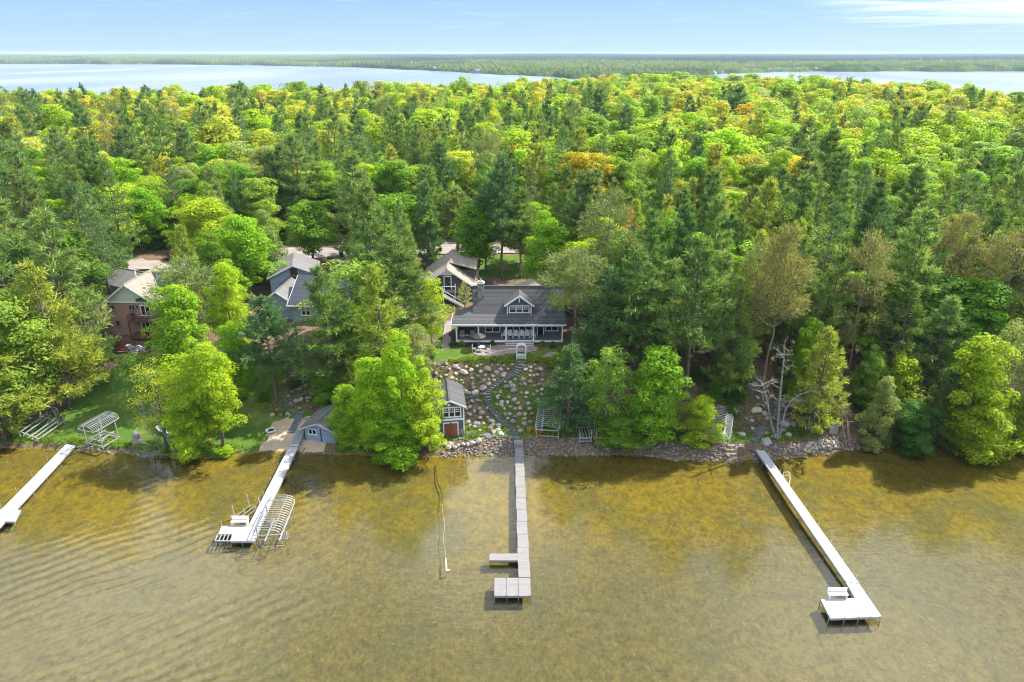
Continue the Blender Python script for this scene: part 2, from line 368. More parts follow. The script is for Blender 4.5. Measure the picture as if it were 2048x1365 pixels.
# ------------------------------------------------------------------ road
RC = np.array([(-400, 85), (-180, 104), (-110, 113), (-66.5, 119.8), (-50, 123.5), (-32.3, 127.8), (-6.2, 129.6), (40, 131), (120, 131), (300, 126), (500, 120)], float)
def road_pts(off, z, x0=-390, x1=490, st=3.0):
    xs = np.arange(x0, x1, st); ys = np.interp(xs, RC[:, 0], RC[:, 1])
    k = np.ones(7) / 7; ys = np.convolve(np.pad(ys, 3, 'edge'), k, 'valid')
    tx = np.gradient(xs); ty = np.gradient(ys); L = np.hypot(tx, ty)
    X = xs - ty / L * off; Y = ys + tx / L * off
    return np.stack([X, Y, H(xs, ys) + z], -1)
def road_y(x): return np.interp(x, RC[:, 0], RC[:, 1])
def ribbon(name, o0, o1, z, m, kind='structure', **kw):
    a = road_pts(o0, z, **kw); b = road_pts(o1, z, **kw); k = len(a)
    v = np.concatenate([a, b]); f = np.array([(i, i + 1, k + i + 1, k + i) for i in range(k - 1)])
    o = bpy.data.objects.new(name, np_mesh(name, v, f, [m])); COL.objects.link(o); tag(o, kind=kind); return o
M['road'] = mat('sun bleached asphalt', (.25, .215, .20), .9, .12, .6, .2, 8)
M['line'] = mat('yellow road paint', (.55, .36, .06), .7, .1, 3)
ribbon('road_shoulder', -4.4, 4.4, .06, mat('gravel shoulder', (.30, .25, .19), .95, .3, 2.0, .4, 9))
ribbon('road', -3.7, 3.7, .10, M['road'])
for a in (-.2, .2): ribbon('road_marking', a - .06, a + .06, .104, M['line'])
for a in (-3.45, 3.45): ribbon('road_marking', a - .06, a + .06, .104, M['white'])
def ground_patch(name, pts, z, m, n_sub=10):
    # flat polygon draped on the ground as a fan of small quads
    p = np.array(pts, float); c = p.mean(0); k = len(p); v = []; f = []
    for i in range(k):
        for j in range(n_sub + 1): v.append(c + (p[i] - c) * j / n_sub)
    v = np.array(v); vz = H(v[:, 0], v[:, 1]) + z; w = n_sub + 1
    for i in range(k):
        for j in range(n_sub): f.append((i*w+j, i*w+j+1, ((i+1) % k)*w+j+1, ((i+1) % k)*w+j))
    me = bpy.data.meshes.new(name); me.from_pydata(np.column_stack([v, vz]).tolist(), [], f); me.materials.append(m); me.update()
    o = bpy.data.objects.new(name, me); COL.objects.link(o); return tag(o, kind='structure')
def smooth_poly(pts, n=4):
    p = np.array(pts, float)
    for _ in range(n):
        q = np.roll(p, -1, 0); p = np.stack([.75 * p + .25 * q, .25 * p + .75 * q], 1).reshape(-1, 2)
    return p
ground_patch('driveway', [(-30.5, 108), (-26.5, 107), (-26.5, 114), (-28.5, 125.2), (-34, 124.8), (-30.5, 115)], .05, mat('pale driveway', (.24, .215, .195), .9, .15, 1.0, .3, 8))
ground_patch('driveway', [(-58.5, 110), (-56, 110.3), (-57, 116.5), (-60, 116)], .05, mat('concrete driveway', (.50, .49, .47), .9, .1, 1.0))
M['paver'] = mat('brown grey pavers', (.25, .205, .185), .9, .22, 5, .4, 14)
pat = [G(a, b)[:2] for a, b in [(945,707),(955,697),(985,691.5),(1070,691.5),(1078,700),(1058,706),(1025,708),(1000,712),(975,714),(955,711)]]
ground_patch('patio', smooth_poly(pat), .04, M['paver'])
ground_patch('round_patio', smooth_poly([G(a, b)[:2] for a, b in [(1082,712),(1100,705),(1125,706),(1135,716),(1122,727),(1095,724)]]), .04, M['paver'])
ground_patch('flower_bed', smooth_poly([G(a, b)[:2] for a, b in [(893,682),(897,668),(906,660),(913,664),(918,690),(965,692),(962,696),(905,697),(895,690)]]), .03, mat('dark bark mulch', (.028, .020, .017), .95, .4, 6, .5, 14))
ground_patch('garden_path', [(-9.2, 82), (-8.2, 82.3), (-8.3, 86), (-8.7, 92), (-9.7, 92), (-9.5, 87)], .035, M['paver'])

# ------------------------------------------------------------------ distant forest beyond the far shore: one canopy sheet of crowns
def distant_forest():
    us = np.linspace(-1.15, 1.15, 1500); k = 300
    t = np.geomspace(1, 14, k)
    u2 = np.broadcast_to(us[None], (k, len(us))); start = Y2(us)[None]
    y = start * 1.0 + (t[:, None] - 1) * 1000.0; x = u2 * y
    # crown relief: three sets of sine cells with per-cell random heights
    def cell(x, y, s):
        ix = np.floor(x / s).astype(np.int64); iy = np.floor(y / s).astype(np.int64)
        h = ((ix * 73856093) ^ (iy * 19349663)) & 0xffff; h = h / 65535.0
        fx = x / s - ix - .5; fy = y / s - iy - .5
        return h, np.clip(1 - (fx * fx + fy * fy) * 3.2, 0, 1)
    h1, b1 = cell(x + 3 * np.sin(y * .05), y * .6, 9.0); h2, b2 = cell(x * .97 + y * .2, y * .5 - x * .1, 14.0)
    base = H(x, y); inl = sst(0, 40, y - start)
    ht = 6.5 + 4.0 * np.sin(x * .004 + 1) * np.sin(y * .003) + 2.5 * np.sin(x * .017 + y * .004) + 6.5 * h1 * b1 + 8.0 * h2 ** 1.5 * b2
    z = base + ht * (.55 + .45 * inl) * (t[:, None] > 1.0)
    z = np.where(t[:, None] <= 1.0, -.2, z)
    z = z + 9 * sst(3500, 9000, y) * (.6 + .4 * np.sin(u2 * 9 + 1)) * sst(.0, 1.0, (np.sin(u2 * 23) * .5 + .8))
    tone = np.clip(h1 * .5 + h2 * .5, 0, 1)
    conif = sst(2500, 2900, y) * sst(-.32, -.1, u2) + (np.sin(x * .006) * np.sin(y * .004 + 2) > .7) * .6
    conif = np.clip(conif, 0, 1)
    c = np.zeros((k, len(us), 4), np.float32); c[..., 0] = tone; c[..., 1] = conif; c[..., 3] = 1
    ii = np.arange(k * len(us)).reshape(k, -1)
    f = np.stack([ii[:-1, :-1], ii[:-1, 1:], ii[1:, 1:], ii[1:, :-1]], -1).reshape(-1, 4)
    m, tt = nt('distant woods'); n = N(tt)
    cv = n('SeparateColor', {0: n('VertexColor', layer_name='tone').outputs[0]})
    a = n.ramp(cv.outputs[0], [(.0, (.015, .035, .015)), (.45, (.045, .08, .025)), (.75, (.085, .115, .03)), (1, (.13, .14, .05))])
    cc = n.mix(cv.outputs[1], a, (.022, .042, .03))
    n.out(n('BsdfDiffuse', {'Color': cc}).outputs[0])
    me = np_mesh('distant_forest', np.stack([x.ravel(), y.ravel(), z.ravel()], -1), f, [m])
    me.color_attributes.new('tone', 'FLOAT_COLOR', 'POINT').data.foreach_set('color', c.ravel())
    o = bpy.data.objects.new('distant_forest', me); COL.objects.link(o); tag(o, 'hazy green woods lining the far side of the lake', 'forest', kind='stuff')
distant_forest()

# ------------------------------------------------------------------ trees
H0, W0 = 15.0, 8.0
def unit(v): return v / (np.linalg.norm(v, axis=-1, keepdims=True) + 1e-9)
def leaf_quads(c, nrm, size, asp, r):
    k = len(c); rnd = r.normal(size=(k, 3)); t = unit(np.cross(nrm, rnd)); b = np.cross(nrm, t)
    s = (size * (.7 + .6 * r.random(k)))[:, None] * .5
    fold = nrm * s * .25
    v = np.stack([c - t * s, c - b * s * asp + fold, c + t * s, c + b * s * asp + fold], 1).reshape(-1, 3)
    return v, np.arange(k * 4).reshape(k, 4)
def blades(c, d, L, w, r):
    k = len(c); side = unit(np.cross(d, r.normal(size=(k, 3)))); l = (L * (.7 + .6 * r.random(k)))[:, None]
    v = np.stack([c - side * w * .5, c + side * w * .5, c + d * l + side * w * .28, c + d * l - side * w * .28], 1).reshape(-1, 3)
    return v, np.arange(k * 4).reshape(k, 4)
def env(style, t):
    if style == 'round': return np.sin(np.pi * np.clip(.10 + .84 * t, 0, 1)) ** .62
    if style == 'tall': return np.where(t < .45, .62 + .38 * np.sin(t / .45 * np.pi / 2), np.cos((t - .45) / .55 * np.pi / 2 * .93) ** .8)
    if style == 'cone': return np.where(t < .2, .75 + 1.25 * t, 1.0 - .88 * ((t - .2) / .8) ** 1.15)
    if style == 'bush': return np.where(t < .35, .8 + .2 * t / .35, np.cos((t - .35) / .65 * np.pi / 2 * .9) ** .6)
    return np.sin(np.pi * np.clip(.12 + .8 * t, 0, 1)) ** .8
def trunk_tubes(mb, r, H, base_r, ends, lean=.5, n=6, top=.86, fork=.25):
    k = 8; zs = np.linspace(0, H * top, k); ph = r.random() * 6.28
    path = np.stack([lean * np.sin(zs / H * 2.2) * math.cos(ph) + .12 * r.normal(size=k), lean * np.sin(zs / H * 2.2) * math.sin(ph) + .12 * r.normal(size=k), zs], -1); path[0, :2] = 0
    rad = base_r * (1 - .88 * zs / (H * top)); rad[0] *= 1.35
    mb.tube(path, rad, n)
    for e in ends:
        zt = max(H * fork, e[2] - .45 * math.hypot(e[0], e[1]) - .4); zt = min(zt, H * top * .97)
        s = np.array([np.interp(zt, zs, path[:, 0]), np.interp(zt, zs, path[:, 1]), zt]); m = .5 * (s + e) + np.array([0, 0, -.12 * np.linalg.norm(e - s)]) + .15 * r.normal(size=3)
        br = base_r * .38 * (1 - .6 * zt / H)
        mb.tube([s, m, e], [br, br * .7, br * .25], max(4, n - 2), cap=False)
    return path
def broadleaf(seed, style, nclump, nleaf, lsize, cb=.22, csize=.2, drop=0.0, hollow=.45, nlimb=16, tn=6):
    r = np.random.default_rng(seed); cs = []
    while len(cs) < nclump:
        t = r.random(); e = float(env(style, np.array(t)))
        if r.random() > e: continue
        a = r.random() * 6.283; rr = e * r.random() ** hollow * (.74 + .40 * r.random())
        lob = 1 + .26 * math.sin(3 * a + seed + 4 * t) + .20 * math.sin(2 * a + 7 * t + seed * 2)
        cs.append((math.cos(a) * rr * W0 * .5 * .84 * lob, math.sin(a) * rr * W0 * .5 * .84 * lob, H0 * (cb + (1 - cb) * .97 * t)))
    cs = np.array(cs); V = []
    for c in cs:
        cr = W0 * csize * (.65 + .6 * r.random()); d = unit(r.normal(size=(nleaf, 3)) + np.array([0, 0, .55]))
        p = d * cr * (.55 + .45 * r.random(nleaf) ** .6)[:, None] * np.array([1, 1, .70])
        if drop: p[:, 2] -= drop * (np.hypot(p[:, 0], p[:, 1]) ** 1.3) + drop * r.random(nleaf) * .8
        out = unit(np.array([c[0], c[1], (c[2] - H0 * .45) * .6]))
        nr_ = unit(.95 * d + .42 * r.normal(size=(nleaf, 3)) + .25 * out + np.array([0, 0, .3]))
        V.append((c + p, nr_))
    c = np.concatenate([q[0] for q in V]); nn = np.concatenate([q[1] for q in V]); c[:, 2] = np.clip(c[:, 2], .15, H0 * 1.02)
    v, f = leaf_quads(c, nn, lsize, .62, r)
    mb = MB(); ends = cs[r.permutation(len(cs))[:nlimb]]
    trunk_tubes(mb, r, H0, .21, ends, n=tn)
    return v, f, mb
def pine(seed, nwh, nbr, ntuft, nbl, L, w, cb=.16, droop=.0, irr=.25, shape='white', tn=6):
    r = np.random.default_rng(seed); C = []; D = []; mb = MB(); lean = .2
    zs = np.linspace(0, H0 * .99, 7); path = np.stack([.1 * r.normal(size=7), .1 * r.normal(size=7), zs], -1); path[0, :2] = 0
    mb.tube(path, .23 * (1 - .93 * zs / H0), tn)
    for i in range(nwh):
        t = (i + .3 * r.random()) / nwh; z = H0 * (cb + (1 - cb) * t * .985)
        prof = (1 - t) ** .92 * (.55 + .45 * min(1, t / .18)) if shape == 'white' else (1 - t) ** .9
        gap = 1 if r.random() > .12 else .55
        for j in range(nbr):
            a = r.random() * 6.283; ln = W0 * .54 * prof * gap * (1 - irr + 2 * irr * r.random()) + .35
            if r.random() < .07: ln *= .45
            rise = (.10 + .38 * t) * ln - droop * ln; dr = np.array([math.cos(a), math.sin(a), 0]); sd = np.array([-math.sin(a), math.cos(a), 0])
            s0 = np.array([np.interp(z, zs, path[:, 0]), np.interp(z, zs, path[:, 1]), z])
            def bp(s): return s0 + dr * ln * s + np.array([0, 0, rise * s - .22 * ln * s * (1 - s) * 1.6])
            mb.tube([bp(0.0), bp(.5), bp(.95)], [.045 + .012 * ln, .03 + .006 * ln, .012], 3, cap=False)
            kt = max(3, int(ntuft * (ln / (W0 * .4)) ** .8))
            for q in range(kt):
                s = .22 + .78 * ((q + r.random()) / kt) ** .8; lat = (r.random() * 2 - 1) * .24 * ln * (1 - .55 * s) * (.5 + s)
                c = bp(s) + sd * lat + np.array([0, 0, .12 * r.normal() - .02 * abs(lat)])
                d = unit(dr * .75 + sd * np.sign(lat) * .5 * abs(lat) + np.array([0, 0, .38]))[None] + .62 * r.normal(size=(nbl, 3))
                C.append(np.repeat(c[None], nbl, 0) + .10 * r.normal(size=(nbl, 3))); D.append(unit(d))
    # leader tuft
    k = nbl * 3; C.append(np.repeat(np.array([[path[-1, 0], path[-1, 1], H0 * .965]]), k, 0)); D.append(unit(r.normal(size=(k, 3)) * .5 + np.array([0, 0, .9])))
    v, f = blades(np.concatenate(C), np.concatenate(D), L, w, r)
    return v, f, mb
def redpine(seed, npom, nbl, L, w, cb=.42, style='round', tn=6):
    r = np.random.default_rng(seed); C = []; D = []; mb = MB(); ends = []
    while len(ends) < npom:
        t = r.random(); e = float(env('tall', np.array(t)))
        if r.random() > e: continue
        a = r.random() * 6.283; rr = e * (.25 + .75 * r.random() ** .6) * W0 * .46
        ends.append((math.cos(a) * rr, math.sin(a) * rr, H0 * (cb + (1 - cb) * t * .97)))
    ends = np.array(ends)
    trunk_tubes(mb, r, H0, .21, ends[:: 2], lean=.25, n=tn, top=.95, fork=cb * .9)
    for c in ends:
        out = unit(np.array([c[0], c[1], 1.2])); k = nbl
        p = r.normal(size=(k, 3)) * np.array([.42, .42, .26])
        C.append(c + p); D.append(unit(out[None] * .6 + unit(p) * .6 + .5 * r.normal(size=(k, 3))))
    v, f = blades(np.concatenate(C), np.concatenate(D), L, w, r)
    return v, f, mb
def dead(seed, nlimb=16, twig=4, spread=2.2):
    r = np.random.default_rng(seed); mb = MB(); zs = np.linspace(0, H0, 8)
    path = np.stack([.18 * r.normal(size=8), .18 * r.normal(size=8), zs], -1); path[0, :2] = 0
    mb.tube(path, .20 * (1 - .9 * zs / H0), 6)
    for i in range(nlimb):
        z = H0 * (.35 + .62 * r.random()); a = r.random() * 6.28; ln = spread * (.5 + r.random()) * (1.25 - z / H0)
        s = np.array([np.interp(z, zs, path[:, 0]), np.interp(z, zs, path[:, 1]), z]); dr = np.array([math.cos(a), math.sin(a), .15 + .5 * r.random()])
        e = s + dr * ln; m = .5 * (s + e) + .15 * r.normal(size=3); mb.tube([s, m, e], [.06, .04, .012], 4, cap=False)
        for q in range(twig):
            b = m + (e - m) * r.random(); mb.tube([b, b + ln * .45 * unit(dr + r.normal(size=3) * .8)], [.025, .008], 3, cap=False)
    return mb

PROTO = {}
def reg(key, crown, cmat, bark):
    v, f, mb = crown
    PROTO[key] = (np_mesh('crown', v, f, [M[cmat]]), mb.mesh('trunk', M[bark]))
def lo(key, crown, cmat, bark):   # one joined mesh: crown and trunk for trees far away
    v, f, mb = crown; tv = np.concatenate(mb.v); fv = [q if len(q) == 4 else None for q in mb.f]; fv = np.array([q for q in fv if q is not None])
    me = np_mesh('tree', np.concatenate([v, tv]), np.concatenate([f, fv + len(v)]), [M[cmat], M[bark]], np.r_[np.zeros(len(f)), np.ones(len(fv))])
    PROTO[key] = me
for i in range(4): reg(f'round{i}', broadleaf(10 + i, 'round', 105, 148, 0.304, .20, 0.148), 'leaf', 'bark')
for i in range(4): reg(f'tall{i}', broadleaf(20 + i, 'tall', 127, 142, 0.289, .10, 0.136), 'leaf', 'bark')
for i in range(3): reg(f'cone{i}', broadleaf(30 + i, 'cone', 112, 142, 0.289, .06, 0.136), 'leaf', 'bark')
for i in range(3): reg(f'bush{i}', broadleaf(40 + i, 'bush', 90, 154, 0.319, .02, 0.152, nlimb=8), 'leaf', 'bark')
for i in range(3): reg(f'airy{i}', broadleaf(50 + i, 'round', 93, 89, 0.251, .16, 0.136, .22, .4, 26), 'leaf', 'birch')
for i in range(2): reg(f'sparse{i}', broadleaf(60 + i, 'round', 90, 40, 0.228, .2, 0.144, 0, .4, 40), 'leaf', 'bark')
for i in range(5): reg(f'pine{i}', pine(100 + i, 15, 6, 15, 10, .56, .10, .12), 'needle', 'bark')
for i in range(3): reg(f'highpine{i}', pine(120 + i, 11, 6, 15, 10, .56, .10, .36, irr=.34), 'needle', 'bark')
for i in range(2): reg(f'thinpine{i}', pine(130 + i, 17, 5, 7, 6, .55, .09, .25, irr=.4), 'needle', 'bark')
for i in range(4): reg(f'red{i}', redpine(140 + i, 72, 80, .40, .08, (.30, .42, .5, .36)[i]), 'needle', 'redbark')
for i in range(4): lo(f'lround{i}', broadleaf(210 + i, 'round', 58, 73, 0.496, .22, .19, nlimb=8, tn=4), 'leaf', 'bark')
for i in range(3): lo(f'ltall{i}', broadleaf(220 + i, 'tall', 60, 67, 0.480, .12, .17, nlimb=6, tn=4), 'leaf', 'bark')
for i in range(2): lo(f'lairy{i}', broadleaf(230 + i, 'round', 55, 41, 0.400, .18, .18, nlimb=20, tn=4), 'leaf', 'birch')
for i in range(4): lo(f'lpine{i}', pine(240 + i, 12, 5, 8, 8, .8, .15, .14, tn=4), 'needle', 'bark')
for i in range(2): lo(f'lthin{i}', pine(250 + i, 13, 4, 5, 6, .8, .15, .3, irr=.42, tn=4), 'needle', 'bark')
for i in range(2): lo(f'lred{i}', redpine(260 + i, 44, 36, .55, .14, .38, tn=4), 'needle', 'redbark')
for i in range(2): PROTO[f'dead{i}'] = dead(300 + i).mesh('dead_tree', M['deadwood'])
CNT = {'round': 4, 'tall': 4, 'cone': 3, 'bush': 3, 'airy': 3, 'sparse': 2, 'pine': 5, 'highpine': 3, 'thinpine': 2, 'red': 4,
       'lround': 4, 'ltall': 3, 'lairy': 2, 'lpine': 4, 'lthin': 2, 'lred': 2, 'dead': 2}
_cyc = {}
TREES = []     # (x, y, radius) of every tree with a place of its own
def put_tree(style, name, p, h, w, col, label, cat='tree', group=None, rz=None, var=None):
    i = _cyc.get(style, 0) if var is None else var; _cyc[style] = i + 1
    me = PROTO[f'{style}{i % CNT[style]}']; rz = random.random() * 6.28 if rz is None else rz
    ax_ = random.uniform(.88, 1.14); sc = (w / W0 * ax_, w / W0 / ax_, h / H0); c = (*col, 1)
    TREES.append((p[0], p[1], w * .5))
    if isinstance(me, tuple):
        o = T(name, (p[0], p[1], p[2] - .08), label, cat, rz, group); o.scale = sc
        t = bpy.data.objects.new('trunk', me[1]); COL.objects.link(t); t.parent = o
        k = bpy.data.objects.new('crown', me[0]); COL.objects.link(k); k.parent = o; k.color = c
    else:
        o = bpy.data.objects.new(name, me); COL.objects.link(o); o.location = (p[0], p[1], p[2] - .08); o.rotation_euler = (0, 0, rz); o.scale = sc; o.color = c
        tag(o, label, cat, group)
    return o
# leaf colours
MAPLE = (.235, .41, .014); LIME = (.32, .47, .018); YEL = (.43, .47, .045); GOLD = (.50, .42, .035); RUST = (.50, .24, .06); PALE = (.37, .44, .16)
MID = (.165, .32, .022); BIR = (.24, .39, .05); SAGE = (.26, .34, .10); DEEP = (.08, .20, .025); PLUM = (.14, .05, .05)
WP1 = (.15, .25, .06); WP2 = (.105, .20, .065); WP3 = (.31, .38, .06); WP4 = (.205, .31, .085); RP = (.175, .235, .075); RP2 = (.22, .235, .085)
S = 'shore'
HERO = [
 # style, name, trunk px, base py, top py, width px, colour, label
 ('pine','pine_tree',12,880,640,150,WP3,'sunlit white pine leaning over the lawn edge behind the left lift rails'),
 ('round','leafy_tree',78,838,592,160,BIR,'light green leafy tree with a grey trunk between two pines left of the lawn'),
 ('pine','pine_tree',140,815,520,140,WP3,'broad white pine with drooping layered boughs beside the sloping lawn'),
 ('pine','pine_tree',165,745,415,138,WP4,'tall layered white pine left of the rose brown house'),
 ('pine','pine_tree',95,700,470,130,WP1,'dark white pine rising behind the leafy tree at the left edge'),
 ('pine','pine_tree',60,640,395,140,WP4,'big white pine at the left edge behind the lawn pines'),
 ('thinpine','pine_tree',222,600,362,95,WP1,'thin crowned dark pine behind the rose brown house'),
 ('tall','leafy_tree',382,778,566,125,MAPLE,'bright fresh green maple in front of the right half of the rose brown house'),
 ('airy','leafy_tree',398,885,705,120,(.32,.47,.018),'yellow green tree over the shore with a dark trunk left of the beach'),
 ('sparse','leafy_tree',335,898,722,105,(.34,.44,.03),'loose yellow green tree over the left shore beside the leaning half bare tree'),
 ('round','leafy_tree',446,893,690,108,(.29,.46,.015),'yellow green tree with a bare pale trunk standing on the strip of shore grass'),
 ('bush','leafy_bush',388,913,790,95,LIME,'bright green bush hanging over the water left of the beach'),
 ('tall','leafy_tree',480,805,640,75,MAPLE,'bright green maple behind the yellow green shore trees'),
 ('red','pine_tree',398,705,512,140,RP,'olive brown red pine with bare branches behind the bright maple'),
 ('tall','leafy_tree',478,725,528,75,LIME,'lime green tree next to the olive brown pine'),
 ('highpine','pine_tree',553,797,590,120,WP2,'dark pine with a pale bare trunk above the stone steps by the beach'),
 ('pine','pine_tree',668,785,528,122,WP1,'large bluish green white pine standing in front of the dark roofed house'),
 ('cone','pine_tree',545,565,415,75,WP4,'slender pale pine beside the pale blue garage'),
 ('pine','pine_tree',795,700,468,140,WP1,'broad white pine left of the dark shingled garage'),
 ('pine','pine_tree',785,640,420,105,WP1,'tall white pine between the dark roofed house and the dark garage'),
 ('airy','leafy_tree',866,692,545,72,LIME,'small yellow green tree with a thin trunk left of the screened porch'),
 ('tall','leafy_tree',730,760,608,85,LIME,'bright lime tree below the dark roofed house'),
 ('tall','leafy_tree',700,893,768,78,MAPLE,'fresh green tree leaning over the small blue shed'),
 ('tall','leafy_tree',756,903,706,98,(.27,.48,.012),'large bright green tree on the shore between shed and boathouse'),
 ('tall','leafy_tree',808,900,668,92,(.24,.46,.012),'tallest bright green tree on the shore, left of the boathouse'),
 ('tall','leafy_tree',856,902,738,92,LIME,'bright green tree covering the left half of the boathouse'),
 ('bush','leafy_bush',795,912,815,120,MAPLE,'low bright green bush drooping over the water between shed and boathouse'),
 ('bush','leafy_bush',660,812,740,70,MID,'dark green bush beside the stone steps behind the small blue shed'),
 ('airy','leafy_tree',835,760,650,80,SAGE,'pale green sapling on the bank above the boathouse'),
 ('thinpine','pine_tree',930,618,562,32,PALE,'small pale young pine at the foot of the garage stairs'),
 ('highpine','pine_tree',1005,560,305,95,WP2,'tall dark pine with a bare trunk behind the grey cottage'),
 ('tall','leafy_tree',508,566,432,88,MAPLE,'bright green tree standing between the pale blue garage and the road shrub'),
 ('round','leafy_tree',432,562,398,135,LIME,'broad lime tree in front of the road above the olive brown pine'),
 ('round','leafy_tree',628,528,402,100,MID,'dark trunked green tree on the road verge behind the pale blue garage'),
 ('pine','pine_tree',742,562,425,85,WP1,'white pine on the near side of the road right of the bins'),
 ('tall','leafy_tree',772,545,430,85,MAPLE,'bright green tree behind the pines right of the dark roofed house'),
 ('tall','leafy_tree',470,640,520,70,MAPLE,'fresh green tree between the lime trees and the pale blue garage'),
 ('highpine','pine_tree',972,548,352,70,WP1,'thin dark pine with bare trunk left of the tall one behind the cottage'),
 ('highpine','pine_tree',1040,556,372,80,WP1,'pine with bare trunk right of the tall one behind the cottage'),
 ('highpine','pine_tree',918,520,372,75,WP4,'pale pine with bare trunk right behind the dark garage'),
 ('round','leafy_tree',958,535,420,70,MAPLE,'small bright green tree between the bare trunks behind the cottage chimney'),
 ('round','leafy_tree',945,560,410,90,(.13,.30,.012),'spreading green tree behind the dark garage roof'),
 ('tall','leafy_tree',1092,600,420,110,MAPLE,'bright green maple behind the right end of the cottage'),
 ('red','pine_tree',1146,705,490,140,RP,'olive brown red pine in front of the right end of the cottage'),
 ('pine','pine_tree',1135,866,688,105,WP2,'dark young pine standing at the shore right of the bow lift frame'),
 ('airy','leafy_tree',1212,870,690,100,BIR,'birch with a white trunk leaning over the riprap'),
 ('tall','leafy_tree',1305,882,690,120,MAPLE,'bright green maple on the riprap between birch and tall pine'),
 ('bush','leafy_bush',1240,893,835,90,MID,'dark green bush on the riprap under the birch'),
 ('bush','leafy_tree',1398,886,792,78,LIME,'small bright yellow green tree hiding the left side of the right bow lift'),
 ('highpine','pine_tree',1368,800,468,140,WP1,'tall white pine with a straight bare trunk behind the small yellow green tree'),
 ('pine','pine_tree',1262,740,488,130,WP1,'white pine rising behind the birch right of the cottage'),
 ('pine','pine_tree',1205,735,530,120,WP2,'dark dense pine between the red pine and the cottage end'),
 ('pine','pine_tree',1330,730,515,110,WP4,'pale green white pine left of the tall bare trunked pine'),
 ('tall','leafy_tree',1298,660,520,60,LIME,'bright green tree gleaming between the pines right of the cottage'),
 ('red','pine_tree',1524,800,455,100,RP2,'grey brown red pine with a long bare trunk behind the dead birch'),
 ('red','pine_tree',1486,745,480,95,RP,'olive red pine left of the long bare trunk'),
 ('pine','pine_tree',1425,720,500,110,WP4,'white pine between the two bare trunked pines'),
 ('pine','pine_tree',1622,866,655,112,WP3,'sunlit pine with spreading boughs right of the dead birch'),
 ('tall','leafy_tree',1598,800,640,75,MAPLE,'fresh green tree just behind the dead birch'),
 ('red','pine_tree',1692,758,452,105,RP2,'red pine with a reddish bare trunk above the pale panel'),
 ('pine','pine_tree',1640,735,490,100,WP4,'pale white pine left of the reddish bare trunk'),
 ('pine','pine_tree',1570,735,470,100,WP1,'dark white pine behind the grey brown red pine'),
 ('pine','pine_tree',1775,775,560,125,WP1,'dense white pine right of the reddish bare trunk'),
 ('pine','pine_tree',1850,800,590,110,WP4,'bluish white pine behind the yellow green shore tree'),
 ('airy','leafy_tree',1782,835,700,95,LIME,'thin yellow green tree with spreading sprays above the rounded dark bush'),
 ('tall','leafy_tree',1728,812,690,70,BIR,'light green tree behind the two leaning dead trunks'),
 ('cone','leafy_bush',1745,893,752,75,SAGE,'silvery green bush at the right end of the riprap'),
 ('bush','leafy_bush',1812,897,798,100,DEEP,'rounded dark green bush at the water between two paler bushes'),
 ('bush','leafy_tree',1865,893,740,80,(.10,.17,.04),'dull green bush behind the rounded dark bush'),
 ('tall','leafy_tree',1915,905,668,130,(.28,.42,.012),'large yellow green tree hanging over the water at the right'),
 ('bush','leafy_bush',1950,917,800,110,LIME,'low yellow green branches touching the water at the right'),
 ('airy','leafy_tree',1985,872,640,110,SAGE,'pale green birch behind the yellow green shore tree'),
 ('airy','leafy_tree',2045,880,640,90,BIR,'light green tree cut by the right edge of the photo'),
 ('bush','leafy_bush',2035,900,790,90,LIME,'yellow green bush at the right edge above the water'),
 ('red','pine_tree',1965,730,450,110,RP2,'red pine with a rusty crown near the right edge'),
 ('red','pine_tree',1868,700,428,95,RP2,'brownish red pine behind the white pines on the right'),
 ('pine','pine_tree',1925,680,395,100,WP1,'tall dark pine near the right edge of the wood'),
 ('thinpine','pine_tree',2030,690,420,90,WP2,'dark sparse pine at the right edge'),
 ('thinpine','pine_tree',1246,600,412,75,RUST,'dying pine with rust orange needles right of the cottage'),
 ('round','leafy_tree',1580,480,312,80,GOLD,'tree with a golden orange crown above the right hand pines'),
 ('round','leafy_tree',1160,470,305,110,(.40,.36,.01),'yellow crowned tree with an orange tinted top behind the cottage maples'),
 ('bush','shrub',352,520,500,45,PLUM,'dark plum coloured shrub beside the road'),
 ('pine','pine_tree',1462,300,168,85,WP2,'very tall dark pine towering alone over the yellow wood on the right'),
 ('round','leafy_tree',1325,640,430,100,MID,'green tree behind the pines right of the dying pine'),
 ('pine','pine_tree',1352,560,370,95,WP1,'dark white pine among the lime trees right of the dying pine'),
 ('highpine','pine_tree',1530,560,330,90,WP1,'dark pine left of the golden orange crown'),
 ('highpine','pine_tree',860,520,330,90,WP1,'dark pine beyond the road above the dark garage'),
 ('pine','pine_tree',720,520,300,110,WP4,'tall white pine beyond the road left of the middle'),
 ('pine','pine_tree',1190,330,175,60,WP2,'narrow dark pine standing high over the yellow wood'),
]
for (st, nm, px, by, ty, wp, col, lab) in HERO:
    p = G(px, by); sc_ = scale_at(p)
    h = z_at(ty, p[1]) - p[2]; w = wp / sc_ * 1.08
    put_tree(st, nm, p, h, w, col, lab)

